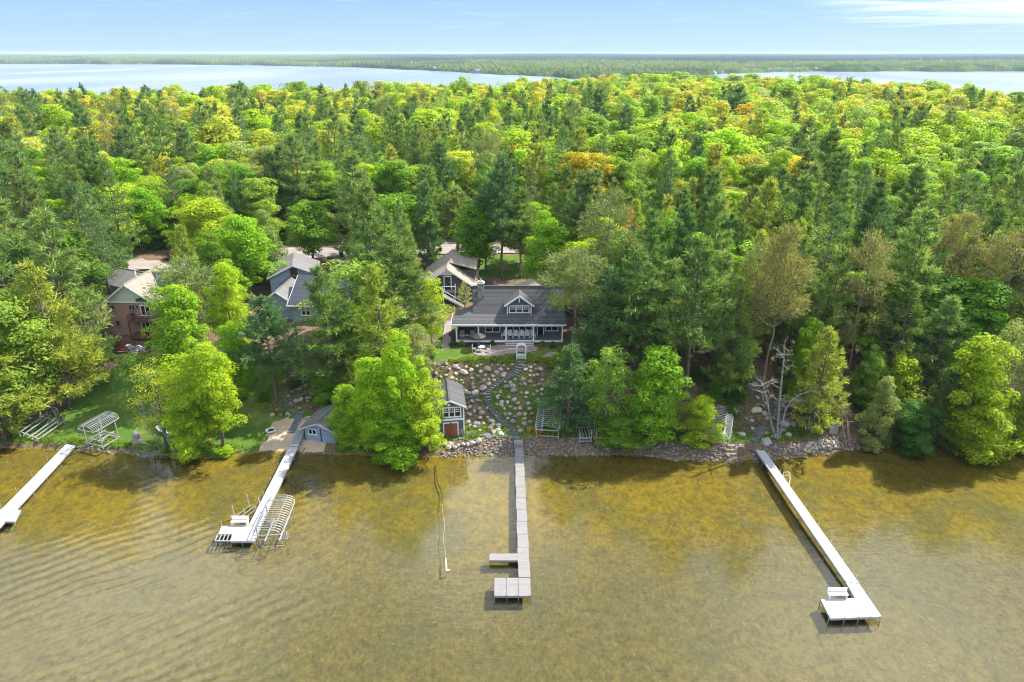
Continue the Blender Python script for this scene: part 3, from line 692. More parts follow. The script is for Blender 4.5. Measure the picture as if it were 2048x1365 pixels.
# ------------------------------------------------------------------ the wood around and behind the houses
EXCL = [(-59, 82, -46, 100), (-64, 99, -50, 114), (-40, 84.5, -19.5, 116), (-16.5, 78, 9.5, 111), (-14, 108, 3, 125), (-40, 104, -24, 125), (-46, 64, -44, 70)]
def allowed(x, y):
    d = y - float(Ys(x)); u = x / y
    if d < 5.5 or y > float(Yf(u)) - 3: return False
    if abs(y - float(road_y(x))) < 6.5: return False
    if -62 + .30 * (y - 66) < x < -30 and d < 21: return False
    if -31 < x < -20 and d < 9: return False
    if -11 < x < 11 and d < 26: return False
    if 8 < x < 14 and d < 12: return False
    for a, b, c, e in EXCL:
        if a < x < c and b < y < e: return False
    # glimpses of the road kept open where the photograph shows them
    for px0, px1, y0 in ((232, 345, 96), (543, 655, 70), (640, 725, 100), (858, 1062, 104)):
        a = (px0 - 1024) / F * cP * 1.04; b = (px1 - 1024) / F * cP * 1.04
        if a < u < b and y0 < y < (112 if px0 == 543 else float(road_y(x)) + 7): return False
    return True
def nz(x, y, s, k): return math.sin(x / s + k) * math.cos(y / s * 1.3 + 2 * k) + .5 * math.sin(x / s * 2.1 - y / s * 1.7 + k)
fill = []
y = 72.0
while y < 690:
    step = 5.0 if y < 150 else 5.8 if y < 300 else 6.6
    half = y * .86 + 14; x = -half
    while x < half:
        xx = x + (random.random() - .5) * step * .8; yy = y + (random.random() - .5) * step * .8
        x += step * (1.0 if yy < 150 else 1.0)
        if not allowed(xx, yy): continue
        if any((xx - a) ** 2 + (yy - b) ** 2 < (r * .55 + 1.6) ** 2 for a, b, r in TREES if abs(yy - b) < 8): continue
        px = 1024 + F * (xx / yy) / cP
        g = nz(xx, yy, 17, 1.3); c2 = nz(xx, yy, 31, 4.1)
        if yy < 135: pc = .58 if xx > 10 else .48
        elif yy < 225: pc = .34 if 480 < px < 1250 else .13 if px >= 1250 else .26
        elif yy < 330: pc = .26 if 480 < px < 1250 else .05 if px >= 1250 else .15
        else: pc = .09 if px < 1250 else .03
        kind = 'pine' if random.random() < pc + .22 * g else 'leaf'
        fill.append((xx, yy, px, kind, g, c2))
    y += step
fill.sort(key=lambda q: q[1])
BUCK = [(110, 'above the leftmost dock'), (220, 'above the lawn lift'), (340, 'behind the rose brown house'), (480, 'above the shore trees'), (600, 'above the beach'),
        (740, 'behind the dark roofed house'), (860, 'left of the dark garage'), (960, 'behind the dark garage'), (1130, 'behind the grey cottage'), (1260, 'above the leaning birch'),
        (1400, 'above the shore maple'), (1560, 'above the dead birch'), (1700, 'above the pale panel'), (1880, 'above the round bushes'), (9999, 'at the right edge')]
DEPTH = [(128, 'before the road'), (165, 'just across the road'), (220, 'well behind the road'), (300, 'midway to the lake'), (9999, 'toward the lake')]
COLN = {'WP1': 'dark green', 'WP2': 'blackish green', 'WP3': 'sunny green', 'WP4': 'pale green', 'RP': 'olive', 'RP2': 'brownish', 'MAPLE': 'fresh green', 'LIME': 'lime green', 'YEL': 'yellow',
        'GOLD': 'golden', 'RUST': 'rusty', 'PALE': 'silvery', 'MID': 'mid green', 'BIR': 'light green', 'SAGE': 'grey green', 'DEEP': 'deep green'}
def style_of(q):
    xx, yy, px, kind, g, c2 = q; rr = random.random(); near = yy < 152; pre = '' if near else 'l'
    if kind == 'pine':
        if rr < .10 and (xx > 8 or yy > 150): st, cn = ('red', 'RP' if random.random() < .8 else 'RP2')
        elif rr < .36: st, cn = ('thinpine' if near else 'thin', random.choice(['WP1', 'WP2']))
        elif rr < .5 and near: st, cn = 'highpine', random.choice(['WP1', 'WP4'])
        else: st, cn = 'pine', random.choice(['WP1', 'WP1', 'WP4', 'WP3', 'WP2'])
        h = random.uniform(14, 21) if yy < 140 else random.uniform(16, 22) if yy < 330 else random.uniform(14, 19); w = h * random.uniform(.33, .45)
    else:
        if yy < 140: pal = ['MAPLE', 'MID', 'LIME', 'BIR', 'MAPLE', 'MID']
        elif yy < 225: pal = ['MAPLE', 'LIME', 'LIME', 'BIR', 'LIME', 'YEL', 'SAGE', 'MID'] + (['YEL'] if c2 > .4 else []) 
        else: pal = ['YEL', 'LIME', 'YEL', 'YEL', 'LIME', 'GOLD', 'LIME', 'YEL', 'BIR', 'LIME'] if c2 > -.45 else ['LIME', 'LIME', 'BIR', 'YEL', 'PALE', 'BIR', 'MID']
        if px < 520 and 150 < yy < 320: pal = pal + ['YEL', 'PALE', 'GOLD', 'YEL', 'YEL', 'PALE']
        if yy > 360: pal = pal + ['MID', 'BIR', 'SAGE']
        cn = random.choice(pal); st = random.choice(['round', 'tall', 'round', 'airy'] if cn in ('BIR', 'SAGE', 'PALE') else ['round', 'round', 'tall'])
        h = random.uniform(13, 18) if yy > 330 else random.uniform(10, 16.5) if yy > 135 else random.uniform(8, 14)
        if yy > 165: h *= random.choice([.8, 1, 1, 1.15])
        w = h * random.uniform(.48, .98) if st != 'tall' else h * random.uniform(.40, .62)
    return pre + st, cn, h, w
def jit(c, a=.14): 
    k = 1 + random.uniform(-a, a); return tuple(min(.6, v * k * (1 + random.uniform(-.08, .08))) for v in c)
ind = []; rest = []; nleft = {'pine': 300 - sum(1 for h in HERO if h[1] == 'pine_tree'), 'leaf': 296 - sum(1 for h in HERO if h[1] == 'leafy_tree')}
for q in fill:
    st, cn, h, w = style_of(q)
    if nleft[q[3]] > 0 and abs(q[2] - 1024) < 1064: nleft[q[3]] -= 1; ind.append((q, st, cn, h, w))
    else: rest.append((q, st, cn, h, w))
by_label = {}
for it in ind:
    q, st, cn, h, w = it
    b = next(s for lim, s in BUCK if q[2] < lim); dpt = next(s for lim, s in DEPTH if q[1] < lim)
    what = {'pine': 'pine', 'leaf': 'leafy tree'}[q[3]]
    if 'red' in st: what = 'tufted pine'
    if 'thin' in st: what = 'thin pine'
    if 'airy' in st: what = 'airy tree'
    by_label.setdefault(f'{COLN[cn]} {what} {dpt}, {b}', []).append(it)
ORD = ['leftmost', 'second from left', 'third from left', 'fourth from left', 'fifth from left', 'sixth from left', 'seventh from left', 'eighth from left', 'ninth from left']
for lab, its in by_label.items():
    its.sort(key=lambda it: it[0][2])
    for k, (q, st, cn, h, w) in enumerate(its):
        l = lab if len(its) == 1 else lab + ', ' + ('rightmost' if k == len(its) - 1 else ORD[min(k, 8)])
        put_tree(st, 'pine_tree' if q[3] == 'pine' else 'leafy_tree', (q[0], q[1], hz(q[0], q[1])), h, w, jit(globals()[cn]), l, group='trees of the wood')
# the rest of the wood: one object that repeats whole trees on points
protos = bpy.data.collections.new('wood_trees'); kinds = {}; CMAT = {}
def kind_index(st, cn):
    st = {'round': 'lround', 'tall': 'ltall', 'airy': 'lairy', 'pine': 'lpine', 'highpine': 'lpine', 'thinpine': 'lthin', 'lthin': 'lthin', 'red': 'lred'}.get(st, st)
    i = random.randrange(CNT[st]); key = f'{st}{i}_{cn}'
    if key not in kinds:
        me = PROTO[f'{st}{i}'].copy(); ev = st in ('lpine', 'lthin', 'lred')
        if (cn, ev) not in CMAT: CMAT[cn, ev] = foliage_mat(f'{COLN[cn]} far leaves', .36 if ev else .5, .35, .55, globals()[cn])
        me.materials[0] = CMAT[cn, ev]
        o = bpy.data.objects.new(f'wood_tree_{len(kinds):04d}', me); protos.objects.link(o); kinds[key] = len(kinds)
    return kinds[key]
vv = []; pi = []; ro = []; scs = []
for q, st, cn, h, w in rest:
    pi.append(kind_index(st, cn)); vv.append((q[0], q[1], hz(q[0], q[1]) - .1)); ro.append((0, 0, random.random() * 6.28)); ax_ = random.uniform(.82, 1.22); scs.append((w / W0 * ax_, w / W0 / ax_, h / H0))
fm = bpy.data.meshes.new('far_wood'); fm.from_pydata(vv, [], [])
a = fm.attributes.new('pi', 'INT', 'POINT'); a.data.foreach_set('value', pi)
a = fm.attributes.new('ro', 'FLOAT_VECTOR', 'POINT'); a.data.foreach_set('vector', np.array(ro, np.float32).ravel())
a = fm.attributes.new('sc', 'FLOAT_VECTOR', 'POINT'); a.data.foreach_set('vector', np.array(scs, np.float32).ravel())
fo = bpy.data.objects.new('far_wood', fm); COL.objects.link(fo); tag(fo, 'mixed pines and leafy trees filling the far part of the wood', 'wood', kind='stuff')
ng = bpy.data.node_groups.new('repeat trees', 'GeometryNodeTree')
ng.interface.new_socket('Geometry', in_out='INPUT', socket_type='NodeSocketGeometry'); ng.interface.new_socket('Geometry', in_out='OUTPUT', socket_type='NodeSocketGeometry')
gi = ng.nodes.new('NodeGroupInput'); go = ng.nodes.new('NodeGroupOutput'); ip = ng.nodes.new('GeometryNodeInstanceOnPoints'); ci = ng.nodes.new('GeometryNodeCollectionInfo')
ci.inputs['Collection'].default_value = protos; ci.inputs['Separate Children'].default_value = True; ci.inputs['Reset Children'].default_value = True
def na(nm, ty):
    k = ng.nodes.new('GeometryNodeInputNamedAttribute'); k.data_type = ty; k.inputs['Name'].default_value = nm; return k.outputs['Attribute']
ng.links.new(gi.outputs[0], ip.inputs['Points']); ng.links.new(ci.outputs[0], ip.inputs['Instance']); ip.inputs['Pick Instance'].default_value = True
ng.links.new(na('pi', 'INT'), ip.inputs['Instance Index']); ng.links.new(na('sc', 'FLOAT_VECTOR'), ip.inputs['Scale'])
er = ng.nodes.new('FunctionNodeEulerToRotation'); ng.links.new(na('ro', 'FLOAT_VECTOR'), er.inputs[0]); ng.links.new(er.outputs[0], ip.inputs['Rotation'])
ng.links.new(ip.outputs[0], go.inputs[0])
fo.modifiers.new('repeat', 'NODES').node_group = ng
print('trees: individual', len(ind) + len(HERO), 'rest', len(rest))
# bare snags in the wood
for px, by, ty, lab in [(1075, 410, 258, 'bleached bare snag with stubby limbs behind the cottage wood'), (505, 400, 225, 'bare dead trunk standing among pines left of centre'), (607, 330, 215, 'grey dead treetop beyond the road above the beach')]:
    p = G(px, by); o = bpy.data.objects.new('dead_tree', PROTO['dead0']); COL.objects.link(o); h = z_at(ty, p[1]) - p[2]; o.location = p; o.scale = (.9, .9, h / H0); o.rotation_euler = (0, 0, px)
    tag(o, lab, 'tree')
# undergrowth: separate bushes on the bank and along the lots
UND = [(1100,800,16,DEEP),(1000,800,9,MID),(1445,770,40,DEEP),(1470,800,44,DEEP),(1430,800,40,MID),(1490,760,30,DEEP),(1668,850,26,MID),(1645,840,22,MID),(1460,835,24,DEEP),(700,800,40,MID),(640,770,32,DEEP),(720,850,40,MID),
       (590,775,24,DEEP),(530,800,20,DEEP),(850,745,34,SAGE),(815,760,30,RUST),(860,712,26,BIR),(1115,730,30,MID),(1130,745,30,DEEP),(1170,760,40,DEEP),(1210,770,40,MID),(1290,780,36,DEEP),(1330,790,30,MID),(1395,760,30,DEEP),(1560,780,26,MID),
       (1720,820,30,DEEP),(1745,770,36,DEEP),(1800,800,40,DEEP),(1860,840,40,DEEP),(1900,820,36,MID),(1960,840,36,DEEP),(2010,830,40,MID),(905,690,12,DEEP),(925,692,12,MID),(985,690,12,DEEP),(1085,692,12,MID),(1105,694,14,DEEP),(1120,712,16,DEEP),
       (330,690,24,DEEP),(300,700,18,MID),(225,700,26,MID),(215,720,26,DEEP),(500,770,24,MID),(560,830,16,MID),(1075,870,14,RUST),(1060,862,12,GOLD),(1125,872,12,SAGE),(1160,874,14,SAGE),(1190,874,12,RUST),(300,905,20,SAGE),(330,912,24,MID),(455,912,26,LIME),(430,912,22,MID)]
bl = {}
for k, (px, by, wp, col) in enumerate(UND):
    p = G(px, by); w = wp / scale_at(p) * 1.2; cn = next(n_ for n_ in COLN if globals()[n_] == col); near = min([(1165, 'by the bow lift'), (1450, 'left of the dead birch steps'), (700, 'behind the blue shed'), (850, 'on the bank above the boathouse'), (1300, 'behind the shore maple'), (1820, 'under the right hand pines'), (950, 'along the porch'), (1100, 'right of the cottage steps'), (300, 'below the rose brown house'), (540, 'beside the stone steps'), (400, 'at the left water edge'), (1660, 'near the white swing frame')], key=lambda q: abs(q[0] - px))[1]
    bl.setdefault(f'{COLN[cn]} low bush {near}', []).append((px, p, w, col))
for lab, its in bl.items():
    its.sort(key=lambda q: q[0])
    for k, (px, p, w, col) in enumerate(its):
        l = lab if len(its) == 1 else lab + ', ' + ('rightmost' if k == len(its) - 1 else ORD[k])
        put_tree('bush', 'bush', p, w * random.uniform(.6, .9), w, jit(col), l, 'bush', 'low bushes')

# weeds, ferns and grass tufts: low leaves nobody could count
def ground_cover():
    r = np.random.default_rng(21); pts = []
    def scat(n_, x0, x1, d0, d1, clump=.35):
        k = n_ // 14; cx = r.uniform(x0, x1, k); cy_ = Ys(cx) + r.uniform(d0, d1, k)
        x = np.repeat(cx, 14) + r.normal(size=k*14)*clump; y = np.repeat(cy_, 14) + r.normal(size=k*14)*clump
        pts.append(np.stack([x, y], -1))
    scat(5500, -9, 11, 3.2, 12.3); scat(3500, -9, 36, 2.1, 4.0); scat(3000, -62, -30, .6, 1.3, .25); scat(2500, -20, -11, .5, 3); scat(9000, 10, 60, 4.0, 16, .5); scat(6000, -31, -10, 8, 17, .5); scat(4000, -8, 8, 12.4, 13.3, .2)
    p = np.concatenate(pts); d = p[:, 1] - Ys(p[:, 0]); p = p[d > .45]
    z = H(p[:, 0], p[:, 1]) + .05 + .22 * r.random(len(p)); n3 = unit(r.normal(size=(len(p), 3)) * .7 + np.array([0, 0, .6]))
    v, f = leaf_quads(np.column_stack([p, z]), n3, .26, .5, r)
    me = np_mesh('ground_cover', v, f, [M['leaf']]); o = bpy.data.objects.new('ground_cover', me); COL.objects.link(o); o.color = (.16, .26, .03, 1); tag(o, 'low weeds and grass tufts on the bank and shore strip', 'weeds', kind='stuff')
ground_cover()

# brushy edge of the wood along the far side of the road
sh = []
x = -92.0
while x < 34:
    yy = float(road_y(x)) + random.uniform(6.2, 9.5); w = random.uniform(3.0, 5.5); cn = random.choice(['MAPLE', 'MID', 'LIME', 'BIR', 'DEEP', 'MID'])
    sh.append((x, yy, w, cn)); x += random.uniform(2.6, 4.2)
grp = {}
for q in sh:
    px = 1024 + F * (q[0] / q[1]) / cP; bk = next(s_ for lim, s_ in BUCK if px < lim); grp.setdefault(f'{COLN[q[3]]} brush on the far road verge {bk}', []).append(q)
for lab, its in grp.items():
    for k, q in enumerate(its):
        put_tree('bush', 'shrub', (q[0], q[1], hz(q[0], q[1])), q[2] * random.uniform(.75, 1.35), q[2], jit(globals()[q[3]]), lab if len(its) == 1 else lab + ', ' + ('rightmost' if k == len(its) - 1 else ORD[k]), 'shrub', 'brush along the road')

# ------------------------------------------------------------------ building helpers (local coordinates, front faces -y)
def L(px, root, Y=None, z=None):       # local x of a photo column at distance Y
    Y = root[1] if Y is None else Y; z = root[2] + 1.5 if z is None else z
    return (px - 1024) / scale_at((0, Y, z)) - root[0]
def window(par, x0, x1, z0, z1, y, units=1, grid=True, c=.11, fm='trim', name='window', mid=True):
    w = MB(); g = MB(); d = .09
    w.box(((x0+x1)/2, y-d/2, z1+c/2), (x1-x0+2*c, d, c)); w.box(((x0+x1)/2, y-d/2-.02, z0-c/2), (x1-x0+2*c+.1, d+.04, c))
    for i in range(units + 1):
        xx = x0 - c/2 if i == 0 else x1 + c/2 if i == units else x0 + (x1-x0) * i / units
        w.box((xx, y-d/2, (z0+z1)/2), (c, d, z1-z0))
    uw = (x1-x0) / units
    for i in range(units):
        a = x0 + i * uw; zm = z0 + (z1-z0) * .52
        if mid: w.box((a+uw/2, y-.04, zm), (uw-c, .05, .05))
        if grid:
            for q in (1/3, 2/3): w.box((a+c/2+(uw-c)*q, y-.037, (zm+z1)/2), (.03, .04, z1-zm-.05))
            w.box((a+uw/2, y-.035, (zm+z1)/2), (uw-c, .035, .03))
    g.box(((x0+x1)/2, y-.005, (z0+z1)/2), (x1-x0-.01, .03, z1-z0-.01))
    o = w.build(name, M[fm], par); g.build('pane', M['glass'], o); return o
def door(par, x0, x1, z0, z1, y, dm='glass', fm='trim', double=False):
    w = MB(); c = .12
    w.box(((x0+x1)/2, y-.05, z1+c/2), (x1-x0+2*c, .1, c))
    for xx in (x0-c/2, x1+c/2): w.box((xx, y-.05, (z0+z1)/2), (c, .1, z1-z0))
    f = w.build('door', M[fm], par)
    p = MB(); p.box(((x0+x1)/2, y-.02, (z0+z1)/2), (x1-x0, .05, z1-z0)); p.build('door_leaf', M[dm], f)
    if double: q = MB(); q.box(((x0+x1)/2, y-.06, (z0+z1)/2), (.05, .06, z1-z0-.02)); q.build('jamb', M[fm], f)
    h = MB(); h.box((x0+.12, y-.075, z0+(z1-z0)*.48), (.05, .07, .16)); h.build('handle', M['black'], f); return f
def gable_body(x0, x1, y0, y1, zb, ze, zp, mb=None, mi=0):
    mb = mb or MB(); xm = (x0+x1)/2; prof = [(x0,zb),(x1,zb),(x1,ze),(xm,zp),(x0,ze)]
    v = [(x, y0, z) for x, z in prof] + [(x, y1, z) for x, z in prof]
    return mb.add(v, [(0,1,2,3,4),(9,8,7,6,5),(0,5,6,1),(1,6,7,2),(2,7,8,3),(3,8,9,4),(4,9,5,0)], mi)
def gable_roof(par, x0, x1, y0, y1, ze, zp, rm, oh=.35, th=.14, barge='trim'):
    xm = (x0+x1)/2; sl = (zp-ze)/((x1-x0)/2); a = x0-oh; b = x1+oh; zo = ze-oh*sl+.10; zt = zp+.10; m = MB()
    m.slabpoly([(a,y0-oh,zo),(xm,y0-oh,zt),(xm,y1+oh,zt),(a,y1+oh,zo)], th); m.slabpoly([(xm,y0-oh,zt),(b,y0-oh,zo),(b,y1+oh,zo),(xm,y1+oh,zt)], th)
    m.bar((xm,y0-oh-.01,zt+.02),(xm,y1+oh+.01,zt+.02),.22,.06)
    o = m.build('roof', M[rm], par)
    if barge:
        t = MB(); 
        for q in (a, b): t.bar((q, y0-oh-.03, zo-.10), (xm, y0-oh-.03, zt-.10), .05, .2)
        t.build('barge_board', M[barge], o)
    return o

# ------------------------------------------------------------------ the grey cottage
CR = (0.0, 84.0, 6.1)
c = T('cottage', CR, 'blue grey cottage with white trimmed porch, dormer and stone chimney above the bank', 'house')
def zl(py, Y): return z_at(py, Y) - 6.1
b = MB(); prof = [(2.0,-.4),(6.9,-.4),(6.9,3.4),(4.15,6.55),(1.75,3.72),(2.0,3.72)]
v = [(-5.15,y,z) for y,z in prof] + [(6.8,y,z) for y,z in prof]; k = 6
b.add(v, [tuple(range(k))[::-1], tuple(range(k,2*k))] + [(i,(i+1)%k,k+(i+1)%k,k+i) for i in range(k)])
b.build('wall', M['siding'], c)
b = MB(); b.slabpoly([(-5.25,1.55,3.78),(7.1,1.55,3.78),(7.1,4.15,6.72),(-5.35,4.15,6.72)], .16); b.slabpoly([(-5.35,4.15,6.72),(7.1,4.15,6.72),(7.1,7.3,3.1),(-5.35,7.3,3.1)], .16)
b.bar((-5.38,4.15,6.75),(7.13,4.15,6.75),.25,.06); rf = b.build('roof', M['roof'], c)
b = MB(); b.slabpoly([(-8.0,-.38,2.94),(7.15,-.38,2.94),(7.15,1.6,3.76),(-5.30,1.6,3.76),(-5.30,3.1,4.38),(-7.9,1.7,3.80)], .15); pr = b.build('porch_roof', M['roof'], c)
b = MB(); b.bar((-8.0,-.42,2.83),(7.15,-.42,2.83),.06,.20); b.bar((-8.04,-.38,2.82),(-7.95,1.7,3.68),.06,.2); b.build('fascia', M['trim'], pr)
# screened porch back and side
b = MB(); b.box((-6.35,2.0,1.75),(2.3,.1,2.9)); b.box((-7.42,1.0,.9),(.06,1.95,.8)); b.build('porch_wall', M['screen'], c)
b = MB(); b.box((-.3,.98,.41),(14.1,2.0,.14)); b.build('porch_floor', mat('grey porch boards', (.15,.155,.16), .7, .12, 4, .3, 20, stripes=(0,.14,.4,.1)), c)
b = MB(); b.box((-.3,-.035,.38),(14.2,.07,.26)); b.box((-7.42,1.0,.38),(.07,2.0,.26)); b.build('rim_board', M['trim'], c)
b = MB()
for i in range(48): b.box((-7.2+i*.295,.02,.12),(.12,.04,.3))
b.build('skirting', M['screen'], c)
b = MB(); b.box((-.35,0.0,2.62),(14.2,.16,.26)); b.build('porch_beam', M['trim'], c)
for x in (-7.38,-4.46,-.8,2.86,6.68):
    b = MB(); b.box((x,0,1.49),(.17,.17,2.0)); b.box((x,0,.56),(.24,.24,.14)); b.box((x,0,2.42),(.24,.24,.12)); b.build('porch_post', M['trim'], c)
b = MB(); b.box((-7.38,1.95,1.5),(.14,.14,2.1)); b.build('porch_post', M['trim'], c)
window(c, -3.55, -1.72, .98, 2.45, 2.0, 2); window(c, -.62, 2.62, 1.0, 2.45, 2.0, 4); window(c, 4.62, 6.15, 1.15, 2.45, 2.0, 2)
door(c, 3.52, 4.22, .5, 2.5, 2.0)
for i in range(3):
    b = MB(); z = .36 - i * .155; y = -.24 - i * .33
    b.box((1.0, y, z-.02), (3.86, .36, .05)); s = b.build('porch_step', M['deckgrey'], c); q = MB(); q.box((1.0, y-.15, z-.105), (3.82, .04, .12)); q.build('riser', M['trim'], s)
# chimney
b = MB(); b.box((-4.2,3.35,5.6),(.85,.75,3.6)); ch = b.build('chimney', M['chimney'], c)
b = MB(); b.box((-4.2,3.35,7.46),(1.05,.95,.14)); b.box((-4.2,3.35,7.62),(.7,.6,.2)); b.build('cap', M['concrete'], ch); b = MB(); b.tube([(-4.2,3.35,7.6),(-4.2,3.35,8.0)],.14,8); b.build('flue', M['alu'], ch)
# dormer
dm = MB(); gable_body(-.66, 2.58, 1.46, 4.2, 3.5, 4.98, 6.20, dm); dm = dm.build('dormer', M['siding'], c)
b = MB(); b.slabpoly([(-1.05,1.05,4.98),(.96,1.05,6.40),(.96,3.9,6.40),(-1.05,2.7,4.98)], .12); b.slabpoly([(.96,1.05,6.40),(2.97,1.05,4.98),(2.97,2.7,4.98),(.96,3.9,6.40)], .12); b.build('dormer_roof', M['roof'], dm)
b = MB(); b.bar((-1.05,1.0,4.92),(.96,1.0,6.34),.06,.2); b.bar((.96,1.0,6.34),(2.97,1.0,4.92),.06,.2); b.box((.96,1.06,5.85),(.13,.1,.7)); b.box((-.62,1.42,4.3),(.14,.06,1.3)); b.box((2.54,1.42,4.3),(.14,.06,1.3)); b.build('barge_board', M['trim'], dm)
window(dm, -.28, 2.2, 3.98, 4.82, 1.46, 3)
# rear wing under its hipped roof
b = MB(); b.box((3.0,10.6,1.4),(7.0,7.2,3.0)); b.build('rear_wall', M['siding'], c)
b = MB(); b.add([(-.9,6.7,2.9),(6.9,6.7,2.9),(6.9,14.6,2.9),(-.9,14.6,2.9),(3.0,11.2,5.35),(3.0,11.9,5.35)], [(0,1,4),(1,2,5,4),(2,3,5),(3,0,4,5),(3,2,1,0)]); b.build('rear_roof', M['rooftan'], c)
# chairs on the porch
def adirondack(mt):
    s = MB(); 
    for i in range(5): s.box((0, -.24+i*.115, .36-.02*i), (.52, .10, .025))
    bk = MB()
    for i in range(5): bk.bar((-.2+i*.1, .25, .26), (-.24+i*.12, .52, .98-.05*abs(i-2)), .085, .022)
    arms = [];
    return s, bk
def make_chair(loc, rz, label, m='white', group=None):
    t = T('adirondack_chair', loc, label, 'chair', rz, group); s, bk = adirondack(m)
    s.build('seat', M[m], t); bk.build('backrest', M[m], t)
    for q in (-1, 1):
        a = MB(); a.box((q*.32,.0,.55),(.13,.68,.03)); a.build('armrest', M[m], t)
        l = MB(); l.box((q*.30,-.27,.27),(.05,.09,.54)); l.build('leg', M[m], t); l = MB(); l.bar((q*.27,-.25,.33),(q*.27,.45,.03),.04,.1); l.build('leg', M[m], t)
    return t
lab = ['white slatted porch chair, partly behind the post left of the steps', 'white slatted porch chair under the first pane of the long window', 'white slatted porch chair second from the left between the posts',
       'white slatted porch chair third from the left between the posts', 'white slatted porch chair fourth from the left between the posts', 'white slatted porch chair partly behind the post right of the steps']
chair0 = None
for i, px in enumerate((1009, 1020.5, 1032, 1043.5, 1054.5, 1066)):
    x = (px - 1024) / 14.9; loc = (x, 85.05, 6.1 + .48); rz = (-.35, 0, .02, 0, -.03, .35)[i]
    if chair0 is None: chair0 = make_chair(loc, rz, lab[0], 'white', 'white porch chairs')
    else: q = copy_tree(chair0); q.location = loc; q.rotation_euler = (0, 0, rz); q['label'] = lab[i]
for x, l in ((-6.7, 'pale wicker chair on the left inside the screened porch'), (-5.3, 'pale wicker chair on the right inside the screened porch')):
    t = T('wicker_chair', (x, 85.1, 6.58), l, 'chair', .1); b = MB(); b.box((0,0,.3),(.6,.6,.14)); b.build('seat', M['concrete'], t); b = MB(); b.box((0,.28,.62),(.6,.1,.6)); b.build('backrest', M['wood'], t)
    for q in (-1, 1): b = MB(); b.box((q*.33,0,.32),(.08,.6,.5)); b.build('armrest', M['wood'], t)
t = T('side_table', (-6.0, 84.8, 6.58), 'small pale round table between the wicker chairs in the screened porch', 'table'); b = MB(); b.tube([(0,0,.42),(0,0,.46)], .3, 12); b.build('table_top', M['concrete'], t); b = MB(); b.tube([(0,0,0),(0,0,.42)], .05, 6); b.build('leg', M['wood'], t)
# patio set, umbrella, arbor
p = G(963, 704)
t = T('patio_table', p, 'round pale green patio table on the pavers left of the cottage steps', 'table'); b = MB(); b.tube([(0,0,.70),(0,0,.74)], .5, 14); b.build('table_top', M['patina'], t)
for i in range(3): b = MB(); a = i*2.09+.4; b.bar((.1*math.cos(a),.1*math.sin(a),.68),(.4*math.cos(a),.4*math.sin(a),0),.04); b.build('leg', M['patina'], t)
for dx, rz, l in ((-.95, 1.4, 'white metal chair on the left of the patio table'), (.95, -1.4, 'white metal chair on the right of the patio table')):
    t = T('patio_chair', (p[0]+dx, p[1]-.1, hz(p[0]+dx, p[1]-.1)+.05), l, 'chair', rz); b = MB(); b.box((0,0,.43),(.46,.46,.04)); b.build('seat', M['white'], t); b = MB(); b.box((0,.22,.72),(.46,.04,.5)); b.build('backrest', M['white'], t)
    for i in (-1,1):
        for j in (-1,1): b = MB(); b.box((i*.2,j*.2,.21),(.035,.035,.42)); b.build('leg', M['white'], t)
p = G(957, 697)
t = T('parasol', p, 'dark open parasol over the patio edge below the screened porch', 'umbrella'); b = MB(); k = 8
rim = [(1.05*math.cos(i*.785+.4), 1.05*math.sin(i*.785+.4), 1.75) for i in range(k)]; b.add(rim+[(0,0,2.2)]+[(x,y,z-.14) for x,y,z in rim], [(i,(i+1)%k,k) for i in range(k)]+[(i,k+1+i,k+1+(i+1)%k,(i+1)%k) for i in range(k)]); b.build('canopy', M['black'], t)
b = MB(); b.tube([(0,0,0),(0,0,2.25)], .03, 6); b.build('pole', M['alugrey'], t); b = MB(); b.tube([(0,0,0),(0,0,.1)], .28, 10); b.build('base', M['black'], t)
p = G(1042.5, 721)
t = T('garden_arbor', p, 'white arched garden arbor with a low picket gate at the top of the stone stairs', 'arbor')
for q in (-1, 1):
    b = MB(); b.box((q*.58,-.22,.85),(.08,.08,1.8)); b.box((q*.58,.22,.85),(.08,.08,1.8))
    for i in range(6): b.box((q*.58,0,.3+i*.26),(.03,.4,.035))
    b.build('side_panel', M['white'], t)
b = MB()
for yy in (-.22, .22):
    b.tube([(.58*math.cos(a), yy, 1.72+.58*math.sin(a)) for a in np.linspace(0, math.pi, 13)], .05, 5)
for a in np.linspace(.15, math.pi-.15, 9): b.box((.58*math.cos(a), 0, 1.72+.58*math.sin(a)), (.05,.5,.04))
b.build('arch', M['white'], t)
b = MB()
for i in range(8): b.box((-.45+i*.13,0,.50),(.07,.03,.8))
b.box((0,.03,.25),(1.04,.04,.07)); b.box((0,.03,.8),(1.04,.04,.07)); b.build('gate', M['white'], t)

# ------------------------------------------------------------------ dark garage with loft stairs
g = T('garage', (-9.9, 100.0, hz(-9.9, 101)), 'dark shingled garage with a white trimmed gable and outside loft stairs', 'garage')
gable_body(-4, 4, 0, 10, -.3, 2.5, 5.35).build('wall', M['darksiding'], g)
gr = gable_roof(g, -4, 4, 0, 10, 2.5, 5.35, 'rooftan', .45)
b = MB(); b.add([(0,3,5.55),(4.2,3,4.35),(4.2,9.6,4.35),(0,9.6,5.55)], [(0,1,2,3)]); b = MB(); b.slabpoly([(0,2.7,5.56),(4.3,2.7,4.40),(4.3,9.9,4.40),(0,9.9,5.56)], .14); b.build('dormer_roof', M['rooftan'], gr)
b = MB(); b.box((2.2,6.3,3.45),(3.7,6.5,1.5)); b.build('dormer_wall', M['darksiding'], g)
b = MB(); b.add([(-1.6,-.06,4.27),(1.6,-.06,4.27),(0,-.06,5.36),(-1.6,-.02,4.27),(1.6,-.02,4.27),(0,-.02,5.36)], [(0,1,2),(5,4,3),(0,3,4,1),(1,4,5,2),(2,5,3,0)]); b.build('gable_panel', M['trim'], g)
